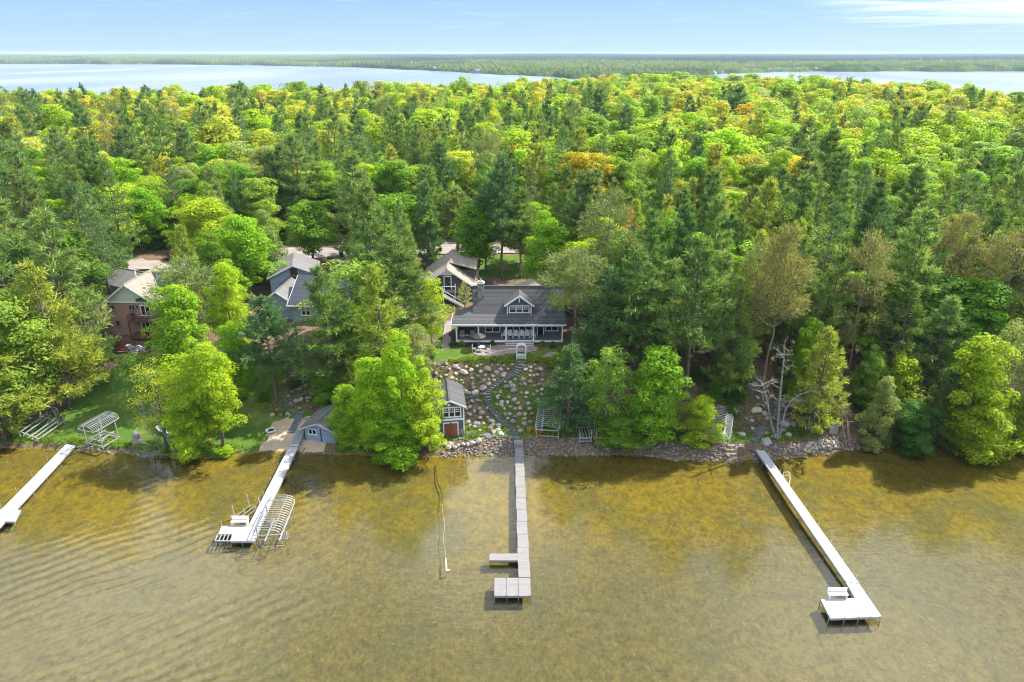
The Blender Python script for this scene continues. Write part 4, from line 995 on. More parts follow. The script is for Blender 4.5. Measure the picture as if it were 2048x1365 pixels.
door(g, -.45, .5, 1.95, 4.0, 0.0)
ls = MB(); ls.box((.3,-.65,1.86),(2.0,1.3,.12)); ls = ls.build('landing', M['deckgrey'], g)
b = MB()
for x in (-.68, 1.26): b.box((x,-1.26,2.35),(.09,.09,1.0))
b.box((.3,-1.26,2.86),(2.0,.07,.09)); b.box((1.26,-.65,2.86),(.07,1.2,.08)); b.build('railing', M['trim'], ls)
b = MB(); 
for x in (-.6,1.2): b.box((x,-1.2,.8),(.12,.12,2.0))
b.build('post', M['trim'], ls)
b = MB()
for i in range(10): b.box((-.3+i*.30,-1.85,1.72-i*.19),(.32,1.0,.05))
st = b.build('stairs', M['deckgrey'], g); b = MB(); b.bar((-.5,-2.38,1.7),(2.8,-2.38,-.3),.06,.26); b.bar((-.5,-2.38,2.6),(2.8,-2.38,.6),.06,.09)
for x in (-.45,1.1,2.7): b.box((x,-2.38,2.15-.6*(x+.45)),(.08,.08,1.0))
b.build('railing', M['trim'], st)

# ------------------------------------------------------------------ pale blue garage with red switchback stairs
g = T('garage', (-34.4, 103.0, hz(-34.4, 104)), 'pale blue garage with a white roof edge and red switchback stairs', 'garage', R(14))
gable_body(-3.6, 3.6, 0, 7, -.3, 3.7, 5.35).build('wall', M['bluesiding'], g); gable_roof(g, -3.6, 3.6, 0, 7, 3.7, 5.35, 'roofgrey', .4)
door(g, -.35, .55, 3.15, 4.75, 0.0, 'black', 'woodred'); window(g, 1.7, 2.6, 1.6, 2.4, 0, 1, False, fm='woodred', mid=False)
b = MB(); b.box((.2,-.6,3.05),(1.7,1.2,.14)); ld = b.build('landing', M['wood'], g)
b = MB(); b.box((.2,-1.16,3.95),(1.7,.06,.08)); b.box((1.02,-.6,3.95),(.06,1.15,.08))
for x in (-.6,-.2,.2,.6,1.0): b.box((x,-1.16,3.5),(.05,.05,.9))
b.build('railing', M['woodred'], ld); b = MB(); b.box((1.0,-1.1,1.4),(.22,.2,3.3)); b.box((-.5,-1.1,1.4),(.16,.16,3.3)); b.build('post', M['woodred'], ld)
for nm, x0, z0, x1, z1, yy in (('upper', -.6, 2.95, -2.2, 1.7, -.55), ('lower', -2.0, 1.6, 1.0, .1, -1.6)):
    b = MB(); kk = 7
    for i in range(kk): b.box((x0+(x1-x0)*i/(kk-1), yy, z0+(z1-z0)*i/(kk-1)), (.34,.9,.06))
    s = b.build('stair_flight', M['wood'], g); b = MB(); b.bar((x0,yy-.47,z0+.9),(x1,yy-.47,z1+.9),.06,.1); b.bar((x0,yy-.47,z0-.1),(x1,yy-.47,z1-.1),.06,.25)
    for q in (0,.33,.66,1): b.box((x0+(x1-x0)*q,yy-.47,z0+(z1-z0)*q+.4),(.05,.05,.9))
    b.build('railing', M['woodred'], s)
b = MB(); b.box((-2.3,-1.1,1.6),(1.2,2.0,.1)); b.build('landing', M['wood'], g)

# ------------------------------------------------------------------ dark roofed house
g = T('house', (-26.2, 92.0, hz(-26, 95)), 'low house with a wide dark slate roof hidden behind pines', 'house', R(-4))
b = MB(); prof = [(0,-.3),(10,-.3),(10,2.6),(5,5.2),(0,2.6)]; v = [(-5.6,y,z) for y,z in prof]+[(5.6,y,z) for y,z in prof]
b.add(v, [(4,3,2,1,0),(5,6,7,8,9)]+[(i,(i+1)%5,5+(i+1)%5,5+i) for i in range(5)]); b.build('wall', M['bluesiding'], g)
b = MB(); b.slabpoly([(-6,-.5,2.46),(6,-.5,2.46),(6,5,5.32),(-6,5,5.32)],.16); b.slabpoly([(-6,5,5.32),(6,5,5.32),(6,10.5,2.46),(-6,10.5,2.46)],.16); rf = b.build('roof', M['roofdark'], g)
b = MB(); b.bar((-6,-.53,2.36),(6,-.53,2.36),.05,.2); b.bar((6.03,-.5,2.36),(6.03,5,5.22),.05,.2); b.bar((-6.03,-.5,2.36),(-6.03,5,5.22),.05,.2); b.build('fascia', M['trim'], rf)
gable_body(2.2, 5.4, 3.2, 7, 3.2, 4.9, 6.1).build('dormer', M['bluesiding'], g); gable_roof(g, 2.2, 5.4, 3.2, 7, 4.9, 6.1, 'roofdark', .3)
gable_body(-10.2, -5.7, 1, 7, -.3, 2.4, 4.0).build('wing', M['bluesiding'], g); gable_roof(g, -10.2, -5.7, 1, 7, 2.4, 4.0, 'roofgrey', .35)
for x in (-3.5, 0, 3.2): window(g, x-.6, x+.6, .9, 2.1, 0, 2)

# ------------------------------------------------------------------ rose brown house on the left
g = T('house', (-52.9, 89.0, 5.5), 'rose brown two storey house with a pale gable and red balcony', 'house', R(-3))
def zz(py): return z_at(py, 89) - 5.5
def xx(px): return (px - 272) / 14.15
gable_body(-3.5, 3.5, 0, 9, -.6, 4.72, 7.3).build('wall', M['pink'], g)
b = MB(); b.add([(-3.56,-.05,4.72),(3.56,-.05,4.72),(0,-.05,7.34),(-3.56,.04,4.72),(3.56,.04,4.72),(0,.04,7.34)], [(0,1,2),(5,4,3),(0,3,4,1),(1,4,5,2),(2,5,3,0)]); gp = b.build('gable_panel', M['cream'], g)
b = MB(); b.box((0,-.07,4.70),(7.2,.05,.14)); b.build('band_board', M['trim'], gp)
gr = gable_roof(g, -3.5, 3.5, 0, 9, 4.72, 7.3, 'rooftan', .4); b = MB(); b.tube([(-.3,3.2,7.0),(-.3,3.2,8.2)], .08, 6); b.build('vent_pipe', M['white'], gr)
b = MB(); b.add([(0,3.4,7.2),(4.6,3.4,4.4),(4.6,9.4,4.4),(0,6.4,7.25)], [(0,1,2,3)]); 
b = MB(); b.slabpoly([(.2,6.2,7.3),(3.7,6.2,7.2),(3.7,3.0,5.1),(2.7,3.0,5.1)],.14); b.slabpoly([(3.7,6.2,7.2),(.2,6.2,7.3),(2.7,9.4,5.1),(3.7,9.4,5.1)],.14); b.build('cross_roof', M['roofdark'], g)
window(g, xx(232), xx(239), zz(620), zz(612.5), 0, 1, False, fm='wood', mid=False); window(g, xx(270), xx(280), zz(620), zz(611), 0, 2, False, fm='wood', mid=False); window(g, xx(236.5), xx(243), zz(651.5), zz(643), 0, 1, False, fm='wood', mid=False)
window(g, xx(293), xx(310), zz(630), zz(611.5), 0, 2, False, .1, name='sliding_door', mid=False); window(g, xx(287.5), xx(303), zz(661), zz(644), 0, 2, False, .1, name='sliding_door', mid=False)
for px, py in ((286.5,614),(313.5,613.5),(282,646),(309,645)): b = MB(); b.box((xx(px),-.08,zz(py)),(.14,.14,.32)); b.build('wall_lamp', M['black'], g)
b = MB(); x0, x1, xm = xx(287), xx(310), xx(298.5); z0 = zz(603); z1 = zz(598); z2 = zz(594.5)
b.add([(x0,-.12,z0),(x1,-.12,z0),(x1,-.12,z1),(xm,-.12,z2),(x0,-.12,z1),(x0,-.06,z0),(x1,-.06,z0),(x1,-.06,z1),(xm,-.06,z2),(x0,-.06,z1)], [(0,1,2,3,4),(9,8,7,6,5)]+[(i,5+i,5+(i+1)%5,(i+1)%5) for i in range(5)])
sg = b.build('sign_board', mat('dark green sign', (.035,.055,.035), .6, .1, 4), g); b = MB()
for q, r_ in (((x0,z0),(x1,z0)),((x1,z0),(x1,z1)),((x1,z1),(xm,z2)),((xm,z2),(x0,z1)),((x0,z1),(x0,z0))): b.bar((q[0],-.14,q[1]),(r_[0],-.14,r_[1]),.05,.05)
for i in range(9):
    if i != 4: b.box((x0+.2+i*.155,-.13,z0+.16),(.07,.03,.10))
b.box((xm,-.13,z0+.28),(.12,.03,.22)); b.build('lettering', M['wood'], sg)
zb = zz(636.5); b = MB(); b.box((xx(302),-.75,zb),(xx(331)-xx(273),1.5,.16)); bal = b.build('balcony', M['woodred'], g); b = MB()
for i in range(24): b.box((xx(274)+i*.17,-1.45,zb+.4),(.05,.05,.75))
b.box((xx(302),-1.45,zb+.8),(xx(331)-xx(273),.08,.08)); b.box((xx(273.5),-.75,zb+.8),(.08,1.4,.08)); b.build('railing', M['woodred'], bal)
for px in (274, 302, 329): b = MB(); b.box((xx(px),-1.42,zb/2-.3),(.15,.15,zb+.5)); b.build('post', M['woodred'], bal)
b = MB(); b.box((xx(302),-.8,.12),(xx(331)-xx(273),1.7,.5)); b.build('lower_deck', M['woodred'], g)
t = T('kettle_grill', (-52.9+xx(279), 88.35, 5.5+zb+.08), 'dark grill on the red balcony of the rose brown house', 'grill'); b = MB(); b.tube([(0,0,.5),(0,0,.62),(0,0,.8),(0,0,.92)],[.12,.27,.27,.08],10); b.build('bowl', M['black'], t)
for i in range(3): b = MB(); a = i*2.09; b.bar((.1*math.cos(a),.1*math.sin(a),.55),(.24*math.cos(a),.24*math.sin(a),0),.03); b.build('leg', M['black'], t)
t = T('garage', (-58, 103.5, hz(-58, 103.5)), 'pale roofed garage between the rose brown house and the road', 'garage', R(62)); gable_body(-3, 3, 0, 7, -.3, 2.5, 4.0).build('wall', M['cream'], t); gable_roof(t, -3, 3, 0, 7, 2.5, 4.0, 'roofgrey', .4)
b = MB(); b.box((0,-.05,1.0),(2.6,.08,2.0)); b.build('garage_door', M['white'], t)
# retaining wall and its timber steps
t = T('stone_wall', (-52.5, 0, 0), 'low fieldstone retaining wall below the rose brown house', 'wall')
p0 = G(252, 703); p1 = G(318, 703); t.location = (.5*(p0[0]+p1[0]), p0[1], p0[2]-.1); wv = MB(); r = np.random.default_rng(5)
def rock_verts(r, sub=2, amp=.28, flat=.75):
    import bmesh
    bm = bmesh.new(); bmesh.ops.create_icosphere(bm, subdivisions=sub, radius=.5); v = np.array([q.co[:] for q in bm.verts]); f = [tuple(q.index for q in p.verts) for p in bm.faces]; bm.free()
    for _ in range(5):
        d = unit(r.normal(size=3)); h = .5 * (.62 + .3 * r.random()); s = v @ d; v = v - np.outer(np.clip(s - h, 0, None) * .8, d)
    v *= 1 + amp * .25 * np.sin(v @ r.normal(size=3) * 7)[:, None]; v[:, 2] *= flat
    return v, f
wl = p1[0] - p0[0]
for k in range(110):
    v, f = rock_verts(r, 1); s = .25 + .25 * r.random(); hgt = r.random(); wv.add(v * s + np.array([(r.random()-.5)*wl, .35*hgt + .15*(r.random()-.5), .05 + hgt*.85]), f)
wo = wv.build('stonework', M['stone'], t); wo.color = (.36,.35,.34,1)
t = T('timber_steps', G(246, 706), 'reddish timber steps beside the stone wall of the rose brown house', 'steps')
for i in range(5): b = MB(); b.box((-.4,.1+i*.42,.1+i*.2),(2.4,.42,.16)); b.build('step', M['woodred'], t)

# ------------------------------------------------------------------ boathouse and shed on the shore
p = G(902, 873); g = T('boathouse', (p[0], p[1], p[2]), 'tall blue grey boathouse with brown double doors and white windows', 'boathouse', R(8)); 
gable_body(-1.55, 1.55, 0, 5, -.5, 3.95, 4.75).build('wall', M['siding'], g); gable_roof(g, -1.55, 1.55, 0, 5, 3.95, 4.75, 'roof', .3)
b = MB()
for q in (-1, 1): b.box((q*1.53,-.02,2.1),(.13,.1,3.7)); b.box((q*1.58,.1,2.1),(.06,.14,3.7))
b.box((0,-.035,2.22),(3.12,.06,.24)); b.build('corner_board', M['trim'], g)
window(g, -.75, 1.15, 2.62, 3.72, 0, 3, True, .12); door(g, -.75, .78, .05, 1.75, 0, 'door')
b = MB(); b.box((.015,-.085,.9),(.03,.03,1.6)); b.build('door_joint', M['black'], g)
b = MB(); b.box((1.25,-.07,.35),(.62,.14,.9)); b.box((-1.25,-.07,.25),(.62,.14,.7)); b.build('stone_base', M['chimney'], g)
b = MB(); b.tube([(0,0,2.1),(0,-.25,2.15),(0,-.42,2.0)], .02, 5); b.tube([(0,-.42,2.0),(0,-.42,1.9)], [.05,.14], 8); b.build('lamp', M['black'], g)
b = MB(); b.tube([(-.1,-.02,4.12),(-.1,-.09,4.12)], .16, 10); b.build('gable_vent', M['trim'], g)
p = G(641, 884); g = T('shed', p, 'small dusty blue shed with a grey roof at the beach walkway', 'shed', R(-12))
gable_body(-1.9, 1.9, 0, 4.2, -.4, 1.78, 2.55).build('wall', M['shedblue'], g); gable_roof(g, -1.9, 1.9, 0, 4.2, 1.78, 2.55, 'roofgrey', .4, barge='concrete')
window(g, -1.3, -.4, .95, 1.55, 0, 2, False, .07, mid=False); b = MB(); b.box((.18,-.03,.85),(.1,.06,1.7)); b.box((-1.87,-.03,.75),(.08,.06,1.6)); b.build('corner_trim', M['black'], g); b = MB(); b.box((.95,-.025,.8),(1.3,.05,1.6)); b.build('door', M['shedblue'], g)

# ------------------------------------------------------------------ stone stairs, paths, boulders, riprap
def slab_path(name, pts, label, width, step, cat='stairs', group=None, part='step'):
    w = np.array([G(a, b_)[:2] for a, b_ in pts]); seg = np.r_[0, np.cumsum(np.hypot(*np.diff(w, axis=0).T))]; n = int(seg[-1] / step); r = np.random.default_rng(len(pts))
    base = (w[0][0], w[0][1], hz(*w[0])); t = T(name, base, label, cat, 0, group)
    for i in range(n + 1):
        s = seg[-1] * i / n; x = np.interp(s, seg, w[:, 0]); y = np.interp(s, seg, w[:, 1]); e = .3
        dx = np.interp(s+e, seg, w[:, 0]) - np.interp(s-e, seg, w[:, 0]); dy = np.interp(s+e, seg, w[:, 1]) - np.interp(s-e, seg, w[:, 1]); a = math.atan2(dy, dx) - math.pi / 2
        wd = width * (.88 + .24 * r.random()); dp = step * 1.25; hx, hy = wd / 2, dp / 2
        pl = [(-hx+.1*r.random(),-hy),(hx-.1*r.random(),-hy+.05*r.random()),(hx,hy-.05),(0,hy+.03),(-hx+.05*r.random(),hy)]
        ca_, sa_ = math.cos(a), math.sin(a); b = MB(); b.prism([(p_[0]*ca_-p_[1]*sa_, p_[0]*sa_+p_[1]*ca_) for p_ in pl], -.14, .05)
        o = b.build(part, M['slab'], t); o.location = (x-base[0], y-base[1], hz(x, y)+.03-base[2])
    return t
Z4 = lambda a, b_: (780 + a / 4.096, 680 + b_ / 4.096)
main_path = [Z4(a, b_) for a, b_ in [(1020,775),(985,740),(955,700),(925,660),(895,625),(865,595),(838,560),(822,530),(810,495),(795,462),(792,432),(812,402),(848,375),(892,342),(938,315),(985,292),(1028,268),(1050,240),(1060,212),(1068,182)]]
slab_path('stone_stairs', main_path, 'long winding bluestone stairs climbing the boulder bank to the arbor', 1.12, .36)
slab_path('stone_path', [Z4(a, b_) for a, b_ in [(1035,800),(990,790),(900,788),(800,782),(700,772),(620,765)]], 'flat flagstone path between boathouse and centre dock', .8, .75, 'path', part='flagstone')
slab_path('stone_stairs', [Z4(a, b_) for a, b_ in [(610,478),(660,462),(720,445),(770,440)]], 'short stone steps branching left toward the boathouse roof', .8, .35)
ZL = lambda a, b_: (540 + a / 6.204, 700 + b_ / 6.204)
slab_path('stone_stairs', [ZL(a, b_) for a, b_ in [(300,770),(255,735),(195,680),(175,650),(230,610),(320,570),(420,540),(520,505),(560,470),(560,420),(550,380),(510,340)]], 'curving slate steps on the bank behind the small blue shed', 1.0, .38)
slab_path('stone_path', [ZL(a, b_) for a, b_ in [(270,1010),(310,950),(340,890),(360,830),(385,780)]], 'flagstones leading from the ramp to the steps behind the shed', .9, .55, 'path', part='flagstone')
ZR = lambda a, b_: (1400 + a / 6.4, 780 + b_ / 6.4)
slab_path('stone_stairs', [ZR(a, b_) for a, b_ in [(650,630),(700,570),(760,520),(820,480)]], 'wide pale timber edged steps left of the dead birch', 1.5, .4)
slab_path('stone_stairs', [ZR(a, b_) for a, b_ in [(960,300),(930,230),(900,170),(870,110)]], 'upper grey steps behind the trunks of the dead birch', 1.2, .38)
RK = [bpy.data.meshes.new('boulder') for _ in range(9)]
for i, me in enumerate(RK):
    v, f = rock_verts(np.random.default_rng(70 + i), 3 if i < 6 else 2, .3); me.from_pydata(v.tolist(), [], f); me.materials.append(M['stone']); me.polygons.foreach_set('use_smooth', [False] * len(f)); me.update()
TONES = [(.31,.285,.25),(.36,.31,.25),(.32,.25,.205),(.26,.25,.24),(.39,.355,.30),(.34,.275,.22),(.20,.195,.185)]; TN = ['pale grey','cream grey','pinkish','bluish grey','whitish','tan pink','dark grey']
bgroups = {}
def boulders(pts, sc_, offx, offy, zone):
    for a, b_, s in pts:
        p = G(offx + a / sc_, offy + (b_ + s * .25) / sc_); w = s / sc_ / scale_at(p) * 1.02; ti = random.randrange(7)
        o = bpy.data.objects.new('boulder', RK[random.randrange(6)]); COL.objects.link(o); o.location = (p[0], p[1], p[2] + w * .16); fl = random.uniform(.85, 1.15)
        o.scale = (w * 1.08, w * fl, w * fl * .95); o.rotation_euler = (random.uniform(-.3,.3), random.uniform(-.3,.3), random.random()*6.28); o.color = (*jit(TONES[ti], .12), 1)
        size = 'small' if w < .5 else 'big' if w > .8 else 'middling'; bgroups.setdefault(f'{size} {TN[ti]} boulder {zone(offx + a / sc_, offy + b_ / sc_)}', []).append((p[0], o))
        RKP.append((p[0], p[1], w * .5))
RKP = []
B4 = [(355,190,35),(455,190,40),(535,215,45),(605,258,75),(625,220,35),(710,215,35),(745,200,30),(800,232,65),(838,205,25),(885,205,30),(935,210,30),(910,238,40),(965,235,30),(1000,200,30),(875,260,45),(930,280,60),(840,292,45),(780,285,30),(720,293,35),(770,330,40),(808,320,30),(850,325,40),(880,280,25),(740,348,30),(810,355,45),(762,388,60),(675,358,40),(685,385,45),(620,420,50),(700,425,60),(650,435,40),(735,495,35),(710,490,30),(735,558,40),(755,590,55),(738,632,40),(690,580,35),(655,548,40),(630,560,35),(660,612,30),(640,600,30),(800,632,30),(825,660,65),(800,555,30),(710,680,60),(640,668,45),(690,710,45),(845,695,40),(820,718,45),(895,700,50),(890,735,50),(845,750,50),(908,763,55),(775,720,30),(660,700,30),(1110,240,40),(1235,238,45),(1195,238,30),(1145,288,28),(1175,290,28),(1025,322,35),(985,345,35),(1005,370,50),(950,378,45),(1085,318,45),(1105,358,35),(1068,360,30),(1015,408,60),(1120,432,38),(1075,432,30),(1112,465,30),(1222,362,28),(1245,443,30),(945,340,30),(880,525,35),(915,505,40),(915,530,40),(985,545,40),(1025,562,35),(945,605,30),(935,560,30),(1025,622,40),(1005,660,55),(965,640,30),(1105,605,40),(1105,640,45),(1100,680,55),(1165,600,35),(1070,740,45),(430,225,30),(480,240,35),(560,230,30),(400,200,28),(580,330,30),(600,350,28),(545,320,26)]
boulders(B4, 4.096, 780, 680, lambda x, y: ('at the bank top' if y < 740 else 'on the upper bank' if y < 775 else 'on the lower bank') + (' left of the stairs' if x < 975 + (20 if y < 760 else 0) else ' right of the stairs'))
boulders([(730,820,60),(670,840,60),(600,850,40),(560,860,40),(500,850,50),(450,850,45),(480,870,50),(640,850,45),(530,875,40)], 4.096, 780, 680, lambda x, y: 'in front of the boathouse')
boulders([(460,490,75),(525,515,55),(545,560,45),(425,575,35),(430,640,35),(350,690,55),(315,685,30),(380,560,25),(545,680,45),(540,740,90),(590,710,35),(690,600,70),(720,580,40),(760,600,60),(680,650,45),(720,690,50),(650,700,35),(470,385,40),(590,375,40),(260,300,45),(285,345,45),(215,185,40),(440,275,60),(700,620,40),(280,260,35),(240,320,40)], 4.096, 1400, 700, lambda x, y: 'on the slope left of the dead birch' if x < 1550 else 'right of the dead birch')
boulders([(30,800,60),(135,785,80),(215,785,50),(240,800,50),(235,570,45),(275,510,45),(330,480,60),(375,475,50),(410,360,70),(412,405,30),(435,440,40),(265,660,60),(325,625,60),(380,610,70),(460,590,45),(515,545,45),(500,590,50),(470,630,50),(370,720,50),(435,845,50),(510,705,40),(85,740,50)], 6.204, 540, 700, lambda x, y: 'beside the slate steps behind the shed')
mp = np.array(main_path); ex = []; tries = 0
while len(ex) < 85 and tries < 4000:
    tries += 1; x = random.uniform(850, 1085); y = random.uniform(728, 862)
    if np.min(np.hypot(mp[:, 0] - x, mp[:, 1] - y)) < 17 or (x < 938 and y > 775) or (x > 1060 and y > 800): continue
    if x < 870 and y > 750: continue
    p = G(x, y)
    if any((p[0]-a_)**2 + (p[1]-b_)**2 < (r_ + .34)**2 for a_, b_, r_ in RKP): continue
    s = random.uniform(6.5, 11.5) * 4.096; ex.append(((x - 780) * 4.096, (y - 680) * 4.096, s)); RKP.append((p[0], p[1], .3))
boulders(ex, 4.096, 780, 680, lambda x, y: ('at the bank top' if y < 740 else 'on the upper bank' if y < 775 else 'on the lower bank') + (' left of the stairs' if x < 975 + (20 if y < 760 else 0) else ' right of the stairs'))
for lab_, its in bgroups.items():
    its.sort(key=lambda q: q[0])
    for k, (_, o) in enumerate(its):
        tag(o, lab_ if len(its) == 1 else lab_ + ', ' + ('rightmost' if k == len(its)-1 else ORD[k] if k < 9 else 'farther right'), 'boulder', 'boulders on the bank')
# riprap
stones = []
def zone_stones(xa, xb, d0, d1, dens, smin, smax):
    n_ = int((xb - xa) * (d1 - d0) * dens)
    for _ in range(n_):
        x = random.uniform(xa, xb); d = random.uniform(d0, d1); y = float(Ys(x)) + d
        if -.1 < x + 0 < 1.35 and d > .9: continue
        if 25.6 < x < 26.9: continue
        stones.append((x, y, random.uniform(smin, smax) * (1.25 if random.random() < .12 else 1)))
def XW(px): return P(px, 905, .3)[0]
zone_stones(XW(882), XW(1295), -.25, 1.95, 15, .17, .33); zone_stones(XW(1295), XW(1735), -.25, 1.8, 12, .20, .38); zone_stones(XW(-60), XW(330), -.15, .55, 6.5, .20, .36); zone_stones(XW(592), XW(690), -.1, .35, 5, .16, .30); zone_stones(XW(600), XW(615), .2, 1.0, 8, .16, .28)
vis = [s for s in stones if abs(s[0]) < 52]; vis.sort(key=lambda s: -s[2]); big = vis[:300]; small = vis[300:]
rg = {}
for x, y, s in big:
    ti = random.choice([0,0,1,2,3,4,5,6,3]); o = bpy.data.objects.new('shore_stone', RK[6 + random.randrange(3)]); COL.objects.link(o); o.location = (x, y, hz(x, y) + s * .18); o.scale = (s*1.1, s, s*.95); o.rotation_euler = (random.uniform(-.5,.5), random.uniform(-.5,.5), random.random()*6.28); o.color = (*jit(tuple((.60 * q_) for q_ in TONES[ti]), .2), 1)
    px = 1024 + x * 17; zn = next(s_ for lim, s_ in [(350,'along the lawn edge'),(700,'beside the small shed'),(960,'below the boathouse'),(1028,'just left of the centre dock'),(1120,'below the middle bow lift'),(1230,'below the leaning birch'),(1390,'below the shore maple'),(1470,'below the right bow lift'),(1560,'around the foot of the right dock'),(1650,'below the sandy strip'),(9999,'at the right end of the riprap')] if px < lim)
    rg.setdefault(f'{TN[ti]} riprap stone {zn}', []).append((x, o))
for lab_, its in rg.items():
    its.sort(key=lambda q: q[0])
    for k, (_, o) in enumerate(its): tag(o, lab_ if len(its) == 1 else lab_ + ', ' + ('rightmost' if k == len(its)-1 else ORD[k] if k < 9 else 'farther right'), 'stone', 'riprap stones along the shore')
by_t = MB(); r = np.random.default_rng(9); rv = [rock_verts(np.random.default_rng(80 + i), 1, .3) for i in range(6)]
mats_ = [mat(f'shore stone {TN[i]}', tuple((.60 * q_) for q_ in TONES[i]), .9, .28, 3.2, .5, 9) for i in (0, 2, 3, 4, 6)]
for x, y, s in small:
    v, f = rv[int(r.integers(6))]; a = r.random()*6.28; Rm = np.array([[math.cos(a),math.sin(a),0],[-math.sin(a),math.cos(a),0],[0,0,1]])
    by_t.add((v * s * np.array([1.1,1,.95])) @ Rm + np.array([x, y, hz(x, y) + s*.15]), f, int(r.integers(5)))
o = by_t.build('riprap', mats_); tag(o, 'small mixed stones packed along the water edge', 'riprap', kind='stuff')

# ------------------------------------------------------------------ docks
def dock(label, sections, plats, z, dm, posts, extra=None, ov=.0, name='dock'):
    p0 = P(*sections[0][0], z); t = T(name, (p0[0], p0[1], 0), label, 'dock'); off = np.array([p0[0], p0[1], 0]); k = 0
    def poly(pp, nm, zt=z, th=.05):
        q = [P(a, b_, zt)[:2] - off[:2] for a, b_ in pp]
        ar = sum(q[i][0]*q[(i+1) % len(q)][1]-q[(i+1) % len(q)][0]*q[i][1] for i in range(len(q)))
        if ar < 0: q = q[::-1]
        b = MB(); b.prism([tuple(e) for e in q], zt-th, zt); o = b.build(nm, M[dm], t)
        fb = MB()
        for i in range(len(q)): a_, c_ = q[i], q[(i+1) % len(q)]; fb.bar((*a_, zt-.13), (*c_, zt-.13), .05, .16)
        fb.build('side_rail', M['alu' if dm == 'dockwhite' else 'deckgrey'], o); return o
    for (l0, r0), (l1, r1), nseg, z0, z1 in [((s[0], s[1]), (s[2], s[3]), s[4], s[5], s[6]) for s in sections]:
        A = P(*l0, z0); B = P(*r0, z0); C_ = P(*l1, z1); D = P(*r1, z1)
        for i in range(nseg):
            a_, b2 = i/nseg, (i+1)/nseg - (.012 / nseg if dm == 'dockwhite' else .02/nseg); jx = 0 if dm == 'dockwhite' else .018 * (-1) ** i
            q = [A+(C_-A)*a_, B+(D-B)*a_, B+(D-B)*b2, A+(C_-A)*b2]; q = [e - off + np.array([jx,0,0]) for e in q]
            b = MB(); b.slabpoly([q[3], q[2], q[1], q[0]], .06); o = b.build('deck_section', M[dm], t)
            fb = MB(); fb.bar(q[0]-[0,0,.14], q[3]-[0,0,.14], .06, .16); fb.bar(q[1]-[0,0,.14], q[2]-[0,0,.14], .06, .16); fb.bar(q[3]-[0,0,.14], q[2]-[0,0,.14], .05, .16); fb.build('side_rail', M['alu' if dm == 'dockwhite' else 'deckgrey'], o)
    for pp in plats: poly(pp, 'platform')
    for px, py, up in posts:
        q = P(px, py, z) - off; b = MB(); b.tube([(q[0],q[1],-1.3),(q[0],q[1],z+up)], .032, 6); b.build('post', M['alu'], t)
    return t, off
def lin(a, b_, n): return [(a[0]+(b_[0]-a[0])*i/(n-1), a[1]+(b_[1]-a[1])*i/(n-1)) for i in range(n)]
cpost = [(989,1156,.45),(989,1191,.12),(1014,1191,.12),(1037,1191,.12),(1060.5,1191,.12),(979,1108,.3),(979,1121,.1),(1013,1156,.1)] + [(x, y, .02) for x, y in lin((1029.5,930),(1036,1140),6)] + [(x, y, .02) for x, y in lin((1046.5,930),(1059,1150),6)]
cd_, off = dock('long grey board dock with short finger and square end, between two white docks',
     [((1029.5,896),(1046,896),(1036.8,1155),(1060,1155),11,.58,.46)], [[(989,1156),(1012.3,1156),(1012.8,1192),(988.5,1192)],[(1013,1156),(1036,1156),(1036.8,1192),(1013.4,1192)],[(1036.8,1156),(1060,1156),(1061.2,1192),(1037.4,1192)],[(979,1107),(1035.4,1107),(1035.8,1121),(978.6,1121)]], .46, 'deckgrey', cpost)
t = T('dock_ramp', (P(1037,888,1.0)[0], P(1037,888,1.0)[1], 0), 'grey boarded ramp with dark slots joining centre dock to the riprap top', 'ramp')
A = [P(1028,880,1.2), P(1045.5,880,1.2), P(1046,895.5,.62), P(1029,895.5,.62)]; A = [q - np.array(t.location) for q in A]; b = MB(); b.slabpoly([A[3],A[2],A[1],A[0]], .1); o = b.build('ramp_deck', M['deckgrey'], t); b = MB()
for f_ in (.62, .85):
    for s0, s1 in ((.08,.32),(.38,.62),(.68,.92)):
        e = lambda s, g_: (A[0]+(A[1]-A[0])*s)*(1-g_)+(A[3]+(A[2]-A[3])*s)*g_ + np.array([0,0,.012]); b.slabpoly([e(s0,f_+.1),e(s1,f_+.1),e(s1,f_),e(s0,f_)], .01)
b.build('slot', M['black'], o)
rpost = [(1657.5,1237,.35),(1689,1237,.35),(1717,1236,.35),(1741,1234,.3),(1761.5,1234,.1),(1641,1200,.2)] + [(x, y, .45) for x, y in lin((1560,946),(1737,1195),8)] + [(x, y, .1) for x, y in lin((1525,925),(1700,1180),8)]
rd, off = dock('long white dock at the right with bench on its end platform', [((1512,901),(1529,901),(1691,1163),(1719,1168),9,.85,.5)], [[(1641,1199),(1710,1196.5),(1691.5,1164),(1719,1169),(1763,1233),(1661,1237)]], .5, 'dockwhite', rpost)
t2p = [(443.5,1052,.5),(431,1082,.3),(455,1082,.12),(484,1083,.12),(510,1083,.12)] + [(x, y, .45) for x, y in lin((572,903),(512,1020),5)] + [(x, y, .05) for x, y in lin((588,915),(520,1060),5)]
d2, off = dock('white dock left of centre with bench and bow lift at its end', [((579,892),(597,892),(498,1049.5),(520,1054),7,.65,.46)], [[(443.5,1052.5),(498,1050.5),(520.5,1055),(508.5,1082.5),(461,1082.5),(466,1068.5),(436.5,1068.5)]], .46, 'dockwhite', t2p)
b = MB()
q = [P(a, c_, .46) - off for a, c_ in [(436,1069),(466,1069),(461,1082.5),(430,1082.5)]]
for i in range(4): b.bar(q[i], q[(i+1) % 4], .07, .12)
for s in (.25,.5,.75): b.bar(q[0]+(q[1]-q[0])*s, q[3]+(q[2]-q[3])*s, .06, .1)
b.build('open_frame', M['alu'], d2)
